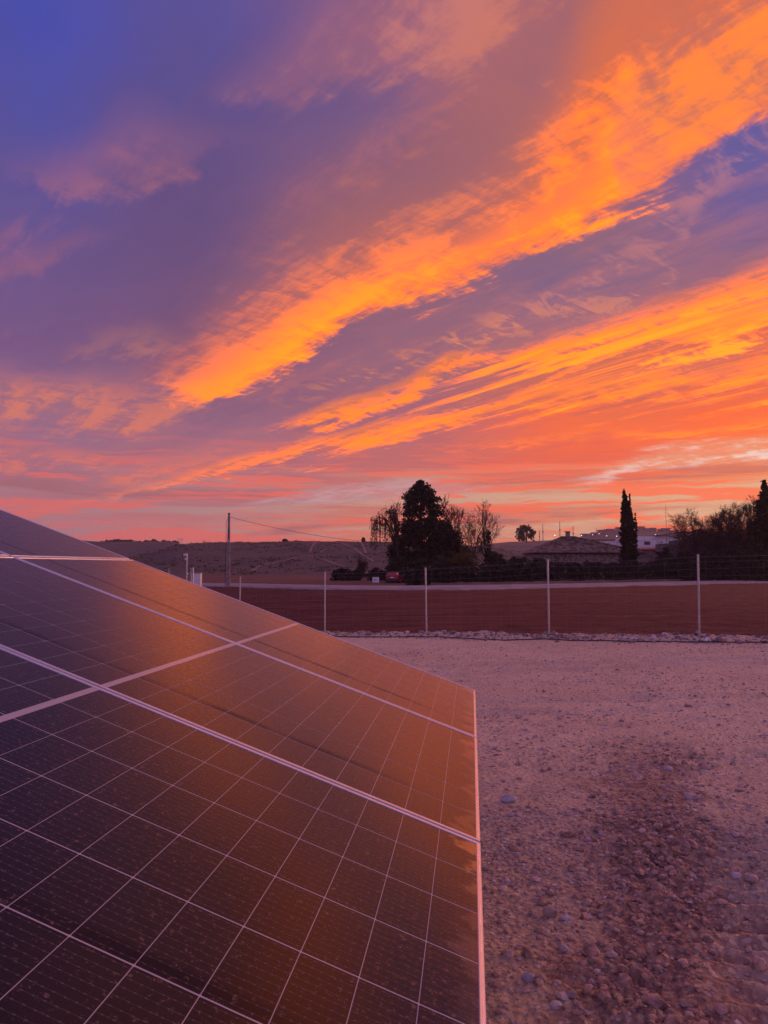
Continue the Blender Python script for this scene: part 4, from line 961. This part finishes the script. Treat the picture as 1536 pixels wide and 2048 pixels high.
bush(1410, 108, 1100, 66, 'broad green shrub just right of the right fence post', 73, size=0.17, n=110)
bush(1462, 108, 1092, 66, 'tall dark shrub beneath the bushy bare tree on the right', 74, size=0.17, n=110)
bush(1515, 107, 1088, 66, 'dark shrub beneath the pointed fir at the right edge', 75, size=0.17, n=110)

def wall_y(x): return road_near(x) + ROADW + 4.0 + 2.0 * sstep(0, 40, x)
def hedge():
    """one clipped hedge following the low wall beyond the road"""
    r = np.random.default_rng(81); C = []; x0, x1 = (812 - 768) / FPX * 84, 74.0; n = 900
    for x in np.linspace(x0, x1, n):
        y = float(wall_y(x)) + 1.6 + r.uniform(-0.7, 0.7); pxl = 768 + FPX * x / y
        top = np.interp(pxl, [800, 900, 1000, 1100, 1200, 1300, 1400, 1536], [1136, 1135, 1130, 1128, 1127, 1127, 1122, 1120])
        zt = (HZ - top) / FPX * y + CAMZ; zb = gz(x, y); hgt = (zt - zb) * r.uniform(0.85, 1.05)
        z = zb + hgt * r.random() ** 0.75
        C.append(np.array([x, y, z]) + ball(r, 46) * (0.55, 0.5, 0.42))
    e = empty('hedge', (x0, float(wall_y(x0)) + 1.6, gz(x0, 90))); tag(e, 'long dark hedge behind the low wall across the road', 'hedge')
    V, F = leaf_quads(np.concatenate(C), 0.16, r); mesh_obj('foliage', V - np.array(e.location), F, M['leaf_hedge'], e)
hedge()
def low_wall():
    xs = np.linspace(5.0, 76, 260); ys = wall_y(xs); r = np.random.default_rng(2); n = len(xs)
    zb = ground_z(xs, ys); jag = fbm(xs * 1.3, xs * 0, 4, 55); h = 0.34 + 0.10 * jag * (1 - sstep(28, 40, xs)) + 0.05 * fbm(xs / 9, xs * 0, 2, 57)
    V = np.concatenate([np.stack([xs, ys, zb - 0.2], 1), np.stack([xs, ys + 0.02 * jag, zb + h], 1), np.stack([xs, ys + 0.35, zb + h], 1), np.stack([xs, ys + 0.35, zb - 0.2], 1)])
    F = [(k * n + i, k * n + i + 1, (k + 1) * n + i + 1, (k + 1) * n + i) for k in range(3) for i in range(n - 1)]
    tag(mesh_obj('low_wall', V, F, M['path'], None), 'low pale rough wall along the far side of the road under the hedge', 'wall')
low_wall()

# far stone pine, and trees along the left skyline
def far_tree(px, pyb, pyt, y, wpx, label, seed, group=None, name='far_tree'):
    x = (px - 768) / FPX * y; zb = (HZ - pyb) / FPX * y + CAMZ; e = empty(name, (x, y, zb)); tag(e, label, 'tree', group)
    H = (pyb - pyt) / FPX * y; w = wpx / 2 * y / FPX; sz = 0.0013 * y
    foliage(e, profile_crown([(H * 0.02, w * 0.75, 0), (H * 0.4, w, 0), (H * 0.75, w * 0.9, 0), (H * 0.95, w * 0.5, 0), (H, w * 0.2, 0)], 70, 30, w * 0.30, sz, seed), M['leaf_pine'])
    MB().tube([(0, 0, -1), (0, 0, H * 0.6)], w * 0.08, 5).build('trunk', M['bark'], e)
far_tree(1053, 1082, 1051, 420, 38, 'round stone pine alone on the hazy skyline left of the villa roof', 91)
rr = np.random.default_rng(12)
for k, px in enumerate(np.concatenate([np.arange(205, 345, 9.5), [350]])):
    far_tree(float(px + rr.uniform(-2, 2)), 1092, float(1082.5 + rr.uniform(-3.0, 2.0)), 800, float(rr.uniform(9, 15)), ORD[k] + ' dark tree from the left in the row along the left skyline', 200 + k, 'trees on the far left ridge')
far_tree(570, 1085, 1079, 338, 9, 'small lone bush on the flat hilltop left of centre', 240)
far_tree(727, 1085, 1076, 338, 5, 'small lone tree on the flat hilltop near the willow', 241)

# ================================================================== buildings
def villa():
    y0 = 124.0; xl, xr = (1070 - 768) / FPX * y0, (1285 - 768) / FPX * y0; zb = gz((xl + xr) / 2, y0) ; e = empty('villa', ((xl + xr) / 2, y0, zb))
    tag(e, 'old stone villa with mottled tiled hip roof and arched wall', 'house')
    W = (xr - xl) / 2; Dp = 9.0; ze = (HZ - 1106) / FPX * y0 + CAMZ - zb; zr = (HZ - 1073.5) / FPX * (y0 + 4.5) + CAMZ - zb; ridge = ((1149 - 768) / FPX * y0) - (xl + xr) / 2
    # front wall with arches cut in
    mb = MB(); arcs = [(((c - 768) / FPX * y0) - (xl + xr) / 2, w / 2 * y0 / FPX) for c, w in ((1100, 34), (1148, 34), (1190, 22), (1226, 36), (1268, 30))]
    zsp, edges = ze - 2.45, [-W]
    for c, hw in arcs: edges += [c - hw, c + hw]
    edges.append(W)
    for i in range(0, len(edges), 2): mb.box(edges[i], edges[i + 1], 0, 0.5, -0.4, ze)
    for c, hw in arcs:
        n = 10; arc = [(c - hw * math.cos(math.pi * k / n), zsp + 0.95 * math.sin(math.pi * k / n)) for k in range(n + 1)]
        for k in range(n):
            (xa, za), (xb, zb_) = arc[k], arc[k + 1]
            mb.raw([(xa, 0, za), (xb, 0, zb_), (xb, 0, ze), (xa, 0, ze), (xa, 0.5, za), (xb, 0.5, zb_), (xb, 0.5, ze), (xa, 0.5, ze)], [(0, 1, 2, 3), (7, 6, 5, 4), (0, 4, 5, 1)])
    mb.box(-W, -W + 0.4, 0.5, Dp, -0.4, ze).box(W - 0.4, W, 0.5, Dp, -0.4, ze).box(-W, W, Dp - 0.4, Dp, -0.4, ze)
    mb.build('wall', M['stonewall'], e)
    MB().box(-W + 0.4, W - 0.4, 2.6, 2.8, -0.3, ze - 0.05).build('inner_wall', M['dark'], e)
    # hip roof in courses of half-round tiles
    ov = 0.45; A = [(-W - ov, -ov), (W + ov, -ov), (W + ov, Dp + ov), (-W - ov, Dp + ov)]; r0, r1 = np.array([ridge - 0.9, Dp / 2, zr]), np.array([ridge + 0.9, Dp / 2, zr])
    roof = MB(); cor = [np.array([a, b, ze + 0.02]) for a, b in A]
    def slope(a, b, c, d, n):
        nu, nv = n, 26; V = []; F = []
        nrm = np.cross(b - a, d - a); nrm /= np.linalg.norm(nrm); nrm = nrm if nrm[2] > 0 else -nrm
        for j in range(nv + 1):
            for i in range(nu + 1):
                u, v = i / nu, j / nv; p = (a * (1 - u) + b * u) * (1 - v) + (d * (1 - u) + c * u) * v
                V.append(p + nrm * (0.07 * (i % 2) + 0.05 * (j % 2) + 0.05 * random.random() + 0.10 * math.sin(u * 5 + v * 3) * v * (1 - v)))
        for j in range(nv):
            for i in range(nu): k = j * (nu + 1) + i; F.append((k, k + 1, k + nu + 2, k + nu + 1))
        roof.raw(V, F)
    slope(cor[0], cor[1], r1, r0, 150); slope(cor[1], cor[2], r1, r1, 70); slope(cor[2], cor[3], r0, r1, 60); slope(cor[3], cor[0], r0, r0, 70)
    rf = roof.build('roof', M['tile'], e)
    MB().box(-W - ov + 0.03, W + ov - 0.03, -ov + 0.03, Dp + ov - 0.03, ze - 0.14, ze - 0.01).build('eaves', M['dark'], rf)
    ch = MB().box(ridge - 0.32, ridge + 0.32, Dp / 2 - 0.3, Dp / 2 + 0.3, zr - 0.5, zr + 0.75).box(ridge - 0.42, ridge + 0.42, Dp / 2 - 0.4, Dp / 2 + 0.4, zr + 0.753, zr + 0.90); ch.build('chimney', M['stonewall'], rf)
villa()
def gable_house(name, label, cat, pxl, pxr, pyb_, pye, pyr, y, dep, mw, mr, group=None, wins=(), side=0.25):
    """plain far house: walls, pitched roof, windows sunk in the front"""
    xl, xr = (pxl - 768) / FPX * y, (pxr - 768) / FPX * y; zb = (HZ - pyb_) / FPX * y + CAMZ; e = empty(name, ((xl + xr) / 2, y, zb)); tag(e, label, cat, group)
    W = (xr - xl) / 2; ze = (pyb_ - pye) / FPX * y; zr = (pyb_ - pyr) / FPX * y
    MB().box(-W, W, 0, dep, -4, ze).build('wall', mw, e)
    o = 0.12 * W if W < 8 else 0.4
    MB().prism([(-o, ze + 0.01), (dep + o, ze + 0.01), (dep + o, ze + 0.2), (dep / 2, zr + 0.05), (-o, ze + 0.2)], 0, -W - o, W + o).build('roof', mr, e)
    for a, b, c, d in wins:
        x0, x1 = (a - 768) / FPX * y - (xl + xr) / 2, (b - 768) / FPX * y - (xl + xr) / 2; z1, z0 = (pyb_ - c) / FPX * y, (pyb_ - d) / FPX * y
        w = MB().box(x0, x1, -0.06, -0.01, z0, z1).build('window', M['glassdark'], e)
        MB().box(x0 - 0.06, x1 + 0.06, -0.12, -0.005, z0 - 0.08, z0 - 0.003).build('sill', M['concrete'], w)
    return e
def warehouse():
    y = 165.0; X = lambda p: (p - 768) / FPX * y; Z = lambda p: (HZ - p) / FPX * y + CAMZ
    e = empty('warehouse', (X(1290), y, gz(X(1290), y))); tag(e, 'long white building with dark sloping roof edge behind the cypress', 'building'); ox, oz = X(1290), e.location.z
    MB().prism([(X(1270) - ox, -1.5), (X(1390) - ox, -1.5), (X(1390) - ox, Z(1064) - oz), (X(1312) - ox, Z(1072.5) - oz), (X(1270) - ox, Z(1072.5) - oz)], 1, 0, 14).build('wall', M['white'], e)
    MB().prism([(X(1310) - ox, Z(1072.4) - oz), (X(1395) - ox, Z(1063) - oz), (X(1395) - ox, Z(1061) - oz), (X(1310) - ox, Z(1071) - oz)], 1, -1.0, 15).build('roof', M['roofdark'], e)
    w = MB().box(X(1288) - ox, X(1300) - ox, -0.08, -0.01, Z(1089) - oz, Z(1083) - oz).build('window', M['glassdark'], e)
    MB().box(X(1287.5) - ox, X(1300.5) - ox, -0.14, -0.005, Z(1090) - oz, Z(1089.1) - oz).build('sill', M['concrete'], w)
    for p in (1323, 1339): MB().box(X(p - 1) - ox, X(p + 1) - ox, -0.2, -0.01, Z(1085.5) - oz, Z(1083) - oz).build('wall_lamp', M['black'], e)
    # annex with red roof
    e2 = empty('annex', (X(1300), y - 8, e.location.z)); tag(e2, 'low grey annex with a red clay roof right of the cypress', 'building'); y2 = y - 8; k = y2 / y; ox2 = X(1300)
    MB().box(X(1268) * k - ox2, X(1332) * k - ox2, 0, 5, -1.5, (HZ - 1099) / FPX * y2 + CAMZ - oz).build('wall', M['brown'], e2)
    za, zc = (HZ - 1100) / FPX * y2 + CAMZ - oz, (HZ - 1097) / FPX * y2 + CAMZ - oz
    MB().prism([(-0.7, za + 0.01), (5.2, zc + 0.15), (5.2, zc + 0.33), (-0.7, za + 0.16)], 0, X(1262) * k - ox2, X(1336) * k - ox2).build('roof', M['redroof'], e2)
    # long grey building behind the villa
    e3 = empty('long_shed', (X(1228), y + 20, e.location.z)); tag(e3, 'pale grey flat roofed building showing between villa roof and cypress', 'building'); y3 = y + 20; k = y3 / y; ox3 = X(1228)
    MB().box(X(1180) * k - ox3, X(1285) * k - ox3, 0, 16, -1.5, (HZ - 1081) / FPX * y3 + CAMZ - oz).build('wall', M['white'], e3)
    MB().box(X(1178) * k - ox3, X(1287) * k - ox3, -0.5, 16.5, (HZ - 1080.9) / FPX * y3 + CAMZ - oz, (HZ - 1079.3) / FPX * y3 + CAMZ - oz).build('roof', M['roofdark'], e3)
    # grey shed half hidden by the right-hand trees
    y4 = 138.0; X4 = lambda p: (p - 768) / FPX * y4; Z4 = lambda p: (HZ - p) / FPX * y4 + CAMZ
    e4 = empty('garden_shed', (X4(1400), y4, gz(X4(1400), y4))); tag(e4, 'dark grey shed half hidden by shrubs in front of the white building', 'shed'); o4, z4 = X4(1400), e4.location.z
    MB().box(X4(1330) - o4, X4(1362) - o4, 0, 5, -0.5, Z4(1087) - z4).box(X4(1362) - o4, X4(1470) - o4, -0.6, 6, -0.5, Z4(1080) - z4).build('wall', M['brown'], e4)
    MB().prism([(-1.0, Z4(1081) - z4 + 0.02), (6.4, Z4(1068) - z4), (6.4, Z4(1066) - z4), (-1.0, Z4(1079.4) - z4)], 0, X4(1356) - o4, X4(1474) - o4).build('roof', M['roofdark'], e4)
    MB().box(X4(1418) - o4, X4(1426) - o4, -0.66, -0.61, Z4(1089) - z4, Z4(1079.5) - z4 - 0.4).build('window', M['white'], e4)
    # aerial mast
    ym = 150.0; xm = (1333 - 768) / FPX * ym; zb = gz(xm, ym); e5 = empty('aerial_mast', (xm, ym, zb)); tag(e5, 'thin aerial mast rising beside the white building', 'mast')
    h = (HZ - 1011) / FPX * ym + CAMZ - zb; MB().tube([(0, 0, -0.3), (0, 0, h)], [0.055, 0.025], 6).build('pole', M['black'], e5)
    MB().tube([(-0.5, 0, h - 0.9), (0.5, 0, h - 0.9)], 0.02, 4).tube([(-0.3, 0, h - 1.4), (0.3, 0, h - 1.4)], 0.02, 4).build('aerial', M['black'], e5)
warehouse()
def town():
    r = np.random.default_rng(77)
    spots = []
    for px in np.arange(1078, 1186, 9): spots.append((px + r.uniform(-3, 3), 640 + r.uniform(0, 80), r.uniform(10, 20), r.uniform(5, 9), 'w'))
    for px in np.arange(1176, 1246, 8): spots.append((px + r.uniform(-3, 3), 860 + r.uniform(0, 100), r.uniform(9, 17), r.uniform(4, 8), 'w'))
    for px in np.arange(1284, 1372, 13): spots.append((px + r.uniform(-3, 3), 840 + r.uniform(0, 130), r.uniform(9, 18), r.uniform(4, 8), 'e'))
    for px in (1003, 1018, 1032, 1072): spots.append((px, 560.0, 18, 7, 'o'))
    lab = {'w': ' pale house from the left in the hazy far town between stone pine and cypress', 'e': ' pale house from the left in the hazy far town right of the cypress', 'o': ' pale low house from the left in the haze behind the ivy clad tree'}; seen = {'w': 0, 'e': 0, 'o': 0}; spots.sort()
    for px, y, w, h, s in spots:
        x = (px - 768) / FPX * y; zb = gz(x, y); pb = HZ - (zb - CAMZ) / y * FPX
        nth = ORD[seen[s]]; seen[s] += 1; q = []
        for t in (-0.28, 0.05, 0.3):
            if r.random() < 0.7: q.append((px + w * t - 0.9, px + w * t + 0.9, pb - h * 0.72, pb - h * 0.40))
        gable_house('far_house', nth + lab[s], 'house', px - w / 2, px + w / 2, pb, pb - h, pb - h - r.uniform(1.2, 3), y, 9, M['pale'], M['palet'], {'w': 'houses of the far town, left part', 'e': 'houses of the far town, right part', 'o': 'houses behind the ivy clad tree'}[s], q)
    for nl, (px, py, y) in enumerate(((1109.5, 1071, 620), (1163, 1071, 700), (1185, 1069.5, 820), (1198, 1067.5, 820), (1213.5, 1072, 700), (1233, 1072.5, 700), (1311, 1069.5, 800))):
        x = (px - 768) / FPX * y; z = (HZ - py) / FPX * y + CAMZ; zb = min(gz(x, y), z - 3); e = empty('street_lamp', (x, y, zb)); tag(e, ORD[nl] + ' tiny lit street lamp from the left in the hazy far town', 'street lamp', 'lit street lamps of the far town')
        MB().tube([(0, 0, 0), (0, 0, z - zb)], 0.10, 5).build('post', M['black'], e); mesh_obj('lamp_head', IV0 * (0.42, 0.3, 0.3), IF0, M['lamp'], e, True, (0, -0.4, z - zb))
    for px, pt, y, lb in ((1086, 1048, 650, 'leftmost thin mast on the hazy skyline beside the stone pine'), (1079, 1060, 650, 'shortest thin mast close to the stone pine'), (1120, 1043, 650, 'tallest thin mast on the hazy skyline left of the villa chimney'), (1146.5, 1052, 640, 'thin mast just above the villa chimney'), (1193, 1056.5, 820, 'short mast on the skyline left of the cypress')):
        x = (px - 768) / FPX * y; zb = gz(x, y); z = (HZ - pt) / FPX * y + CAMZ; e = empty('mast', (x, y, zb)); tag(e, lb, 'mast')
        MB().tube([(0, 0, -1), (0, 0, z - zb)], [0.45, 0.22], 4).build('pole', M['concrete'], e); MB().box(-0.6, 0.6, -0.3, 0.3, (z - zb) * 0.72, (z - zb) * 0.76).build('antenna', M['concrete'], e)
    for px, pt, y, lb in ((361, 1078, 780, 'lattice power pylon on the skyline right of the tree row'), (408, 1081, 600, 'small power pole on the hilltop left of the concrete pole'), (270.5, 1080, 800, 'thin mast among the skyline tree row')):
        x = (px - 768) / FPX * y; z = (HZ - pt) / FPX * y + CAMZ; zb = (HZ - 1092) / FPX * y + CAMZ; e = empty('power_pylon', (x, y, zb)); tag(e, lb, 'pylon'); hh = z - zb; b = MB()
        if px == 361:
            for s in (-1, 1): b.tube([(s * 1.6, 0, 0), (s * 1.0, 0, hh * 0.5), (s * 2.2, 0, hh)], 0.16, 4)
            b.tube([(-3.4, 0, hh), (3.4, 0, hh)], 0.16, 4)
            for q in range(4): b.tube([(-1.5 + 0.1 * q, 0, hh * q / 4), (1.4 - 0.1 * q, 0, hh * (q + 1) / 4)], 0.1, 3)
        else: b.tube([(0, 0, 0), (0, 0, hh)], 0.22, 4).tube([(-1.5, 0, hh * 0.9), (1.5, 0, hh * 0.9)], 0.16, 4)
        b.build('frame', M['concrete'], e)
town()

# ================================================================== roadside things
def utility_pole():
    y = 80.5; x = (457.5 - 768) / FPX * y; zb = (HZ - 1173) / FPX * y + CAMZ; e = empty('utility_pole', (x, y, zb)); tag(e, 'tapering concrete utility pole with slots beside the road', 'pole')
    h = (1173 - 1028) / FPX * y; w0, w1 = 0.20, 0.085
    # two flanges joined by rungs, so that the slots are real openings
    for s in (-1, 1):
        n = 12; MB().raw([(s * (w0 + (w1 - w0) * k / n) - 0.05 * s * q, dy, h * k / n - (0.3 if k == 0 else 0)) for k in range(n + 1) for q, dy in ((0, -0.12), (0, 0.12), (1.6, 0.12), (1.6, -0.12))],
                 [(k * 4 + a, k * 4 + (a + 1) % 4, k * 4 + 4 + (a + 1) % 4, k * 4 + 4 + a) for k in range(n) for a in range(4)] + [(0, 1, 2, 3), (n * 4, n * 4 + 1, n * 4 + 2, n * 4 + 3)]).build('flange', M['concrete'], e)
    for k in range(11):
        z0 = h * k / 11; w = w0 + (w1 - w0) * k / 11; MB().box(-w + 0.06, w - 0.06, -0.08, 0.08, z0, z0 + h / 11 * (0.62 if k < 7 else 0.995)).build('web', M['concrete'], e)
    MB().box(-w1 - 0.03, w1 + 0.03, -0.14, 0.14, h, h + 0.10).build('cap', M['black'], e)
    MB().tube([(-w1, -0.05, h - 0.45), (-w1 - 0.18, -0.1, h - 0.9), (-0.26, -0.12, h * 0.72), (-0.24, -0.13, h * 0.55), (-0.30, -0.13, h * 0.3), (-0.30, -0.13, 0)], 0.022, 5).build('down_cable', M['black'], e)
    a = np.array([x, y, zb + h - 0.30]); b = at(800, 1086, 100.0); pts = []
    for t in np.linspace(0, 1, 40): p = a * (1 - t) + b * t; p[2] -= 0.62 * 4 * t * (1 - t); pts.append(p)
    tag(MB().tube(pts, 0.020, 5).build('overhead_cable', M['black'], None, True), 'sagging overhead cable from the concrete pole to the willow', 'cable')
    a = at(1000, 1094, 112.0); b = at(1400, 1068, 136.0); pts = []
    for t in np.linspace(0, 1, 40): p = a * (1 - t) + b * t; p[2] -= 0.55 * 4 * t * (1 - t); pts.append(p)
    tag(MB().tube(pts, 0.020, 4).build('overhead_cable', M['black'], None, True), 'thin cable crossing above the villa roof', 'cable')
utility_pole()
def cabinet_and_gate():
    y = 38.0; X = lambda p: (p - 768) / FPX * y; Z = lambda p: (HZ - p) / FPX * y + CAMZ; zg = gz(X(393), y)
    e = empty('meter_cabinet', (X(393), y, zg)); tag(e, 'pale electric cabinet seen just above the panel edge', 'cabinet'); w = 9 * y / FPX; h = Z(1146) - zg
    MB().box(-w, w, 0, 0.35, 0, h, 0.012).build('housing', M['white'], e)
    MB().box(-w + 0.03, w - 0.03, -0.018, -0.003, h * 0.42, h - 0.05).build('door', M['white'], e)
    MB().box(-w - 0.02, w + 0.02, -0.05, 0.40, h + 0.002, h + 0.03).build('cap', M['concrete'], e)
    e = empty('floodlight_pole', (X(364), y + 1, gz(X(364), y + 1))); tag(e, 'thin pole with a floodlight and camera above the panel edge', 'lamp pole'); h = Z(1106) - e.location.z
    MB().tube([(0, 0, -0.2), (0, 0, h)], 0.032, 8).build('pole', M['galv'], e)
    MB().box(-0.16, 0.02, -0.10, 0.02, h - 0.13, h - 0.01).build('floodlight', M['white'], e); MB().box(-0.19, -0.161, -0.12, 0.03, h - 0.16, h + 0.02).build('bracket', M['black'], e)
    MB().box(-0.08, 0.04, -0.12, -0.035, h - 0.34, h - 0.24).build('camera', M['white'], e)
    yg = 33.0; X2 = lambda p: (p - 768) / FPX * yg; Z2 = lambda p: (HZ - p) / FPX * yg + CAMZ; e = empty('yard_gate', (X2(361), yg, gz(X2(361), yg))); tag(e, 'thin wire mesh gate frame left of the pale cabinet', 'gate'); zb = e.location.z
    a, b = X2(339) - X2(361), X2(383) - X2(361); h = Z2(1137) - zb
    MB().tube([(a, 0, 0.1), (a, 0, h), (b, 0, h), (b, 0, 0.1), (a, 0, 0.1)], 0.022, 6).build('frame', M['galv'], e)
    mm = MB()
    for q in np.linspace(a + 0.1, b - 0.1, 9): mm.tube([(q, 0, 0.1), (q, 0, h)], 0.002, 3, False)
    for q in np.linspace(0.2, h - 0.1, 14): mm.tube([(a, 0.004, q), (b, 0.004, q)], 0.002, 3, False)
    tag(mm.build('mesh_infill', M['wire'], e), kind='stuff')
    MB().tube([(b + 0.09, 0, -0.2), (b + 0.09, 0, h + 0.05)], 0.035, 8).build('gate_post', M['galv'], e)
    mesh_obj('insulator', IV1 * 0.04, IF1, M['white'], e, True, (b - 0.12, -0.03, h - 0.24))
cabinet_and_gate()
def white_board():
    y = 93.0; x = (751.5 - 768) / FPX * y; zb = gz(x, y); e = empty('notice_board', (x, y, zb), 0.1); tag(e, 'small white board standing left of the red car', 'board'); w = 6.6 * y / FPX
    zt = (HZ - 1154) / FPX * y + CAMZ - zb; z0 = max(zt - 10.7 * y / FPX, 0.05)
    MB().box(-w, w, -0.02, 0.02, z0, zt).build('panel', M['white'], e)
    MB().box(-w * 0.62, w * 0.3, -0.027, -0.0205, z0 + (zt - z0) * 0.35, z0 + (zt - z0) * 0.6).build('print', M['stone_blue'], e)
    for s in (-1, 1): MB().tube([(s * w * 0.8, 0.05, -0.1), (s * w * 0.8, 0.05, zt * 0.9)], 0.025, 5).build('leg', M['galv'], e)
white_board()

def red_car():
    y = 98.0; x = (784 - 768) / FPX * y; e = empty('parked_car', (x, y, gz(x, y)), R(-16)); tag(e, 'red hatchback parked tail towards the road under the trees', 'car')
    # cross sections from tail (y=0) to nose (y=4.1): half width at sill, waist, roof; heights
    sec = [(0.00, .72, .78, .55, .42, .86, 1.02), (0.12, .80, .84, .60, .30, .92, 1.22), (0.45, .82, .86, .60, .22, .95, 1.40), (1.1, .83, .87, .60, .20, .95, 1.47), (1.9, .83, .87, .60, .20, .95, 1.46), (2.5, .83, .87, .58, .20, .95, 1.34), (3.1, .82, .85, .70, .22, .92, 0.99), (3.8, .78, .80, .66, .26, .78, 0.84), (4.1, .66, .68, .58, .36, .62, 0.68)]
    V = []; 
    for yy, a, b, c, z0, z1, z2 in sec:
        V += [(-a, yy, z0), (-b, yy, (z0 + z1) / 2), (-b * 0.98, yy, z1), (-c, yy, z2 - 0.05), (-c * 0.8, yy, z2), (c * 0.8, yy, z2), (c, yy, z2 - 0.05), (b * 0.98, yy, z1), (b, yy, (z0 + z1) / 2), (a, yy, z0)]
    n = 10; F = [(k * n + i, k * n + i + 1, (k + 1) * n + i + 1, (k + 1) * n + i) for k in range(len(sec) - 1) for i in range(n - 1)] + [(k * n + 9, k * n, (k + 1) * n, (k + 1) * n + 9) for k in range(len(sec) - 1)] + [tuple(range(n)), tuple(range((len(sec) - 1) * n, len(sec) * n))[::-1]]
    body = mesh_obj('body', V, F, M['carpaint'], e, False)
    MB().raw([(-0.60, 0.055, 0.95), (0.60, 0.055, 0.95), (0.50, 0.35, 1.34), (-0.50, 0.35, 1.34), (-0.60, 0.09, 0.95), (0.60, 0.09, 0.95), (0.50, 0.40, 1.34), (-0.50, 0.40, 1.34)], [(0, 1, 2, 3), (0, 4, 5, 1), (1, 5, 6, 2), (2, 6, 7, 3), (3, 7, 4, 0)]).build('rear_window', M['glassdark'], e)
    for s in (-1, 1):
        for a, b in ((0.55, 1.25), (1.32, 2.35)):
            MB().raw([(s * 0.862, a, 0.98), (s * 0.862, b, 0.98), (s * 0.645, b - 0.08, 1.38), (s * 0.645, a + 0.08, 1.38), (s * 0.82, a, 0.98), (s * 0.82, b, 0.98), (s * 0.60, b - 0.08, 1.36), (s * 0.60, a + 0.08, 1.36)], [(0, 1, 2, 3), (0, 4, 5, 1), (1, 5, 6, 2), (2, 6, 7, 3), (3, 7, 4, 0)]).build('side_window', M['glassdark'], e)
        MB().box(s * 0.74 - 0.10, s * 0.74 + 0.10, -0.02, 0.16, 0.74, 0.98, 0.02).build('tail_light', M['redlamp'], e)
        MB().box(s * 0.93 - 0.09, s * 0.93 + 0.09, 2.45, 2.6, 0.92, 1.05, 0.02).build('mirror', M['carpaint'], e)
        for yy in (0.75, 3.25):
            w = MB().tube([(s * 0.70, yy, 0.30), (s * 0.885, yy, 0.30)], 0.30, 18).build('wheel', M['tyre'], e); MB().tube([(s * 0.87, yy, 0.30), (s * 0.895, yy, 0.30)], 0.19, 14).build('rim', M['galv'], w)
    MB().box(-0.74, 0.74, -0.07, 0.12, 0.28, 0.52, 0.03).build('bumper', M['black'], e)
    MB().box(-0.26, 0.26, -0.045, -0.012, 0.66, 0.77).build('number_plate', M['white'], e)
red_car()

# ================================================================== morning haze
def haze():
    m = bpy.data.materials.new('haze'); m.use_nodes = True; nt = m.node_tree; nt.nodes.clear()
    v = nt.nodes.new('ShaderNodeVolumePrincipled'); o = nt.nodes.new('ShaderNodeOutputMaterial'); nt.links.new(v.outputs[0], o.inputs['Volume'])
    v.inputs['Color'].default_value = (0.90, 0.84, 0.86, 1); v.inputs['Density'].default_value = HAZE; v.inputs['Anisotropy'].default_value = 0.3
    h = MB().box(-4600, 4600, -4600, 4600, -14, 62).build('haze', m); tag(h, 'thin morning haze lying over the whole place', 'haze', kind='stuff')
HAZE = 0.00020
haze()
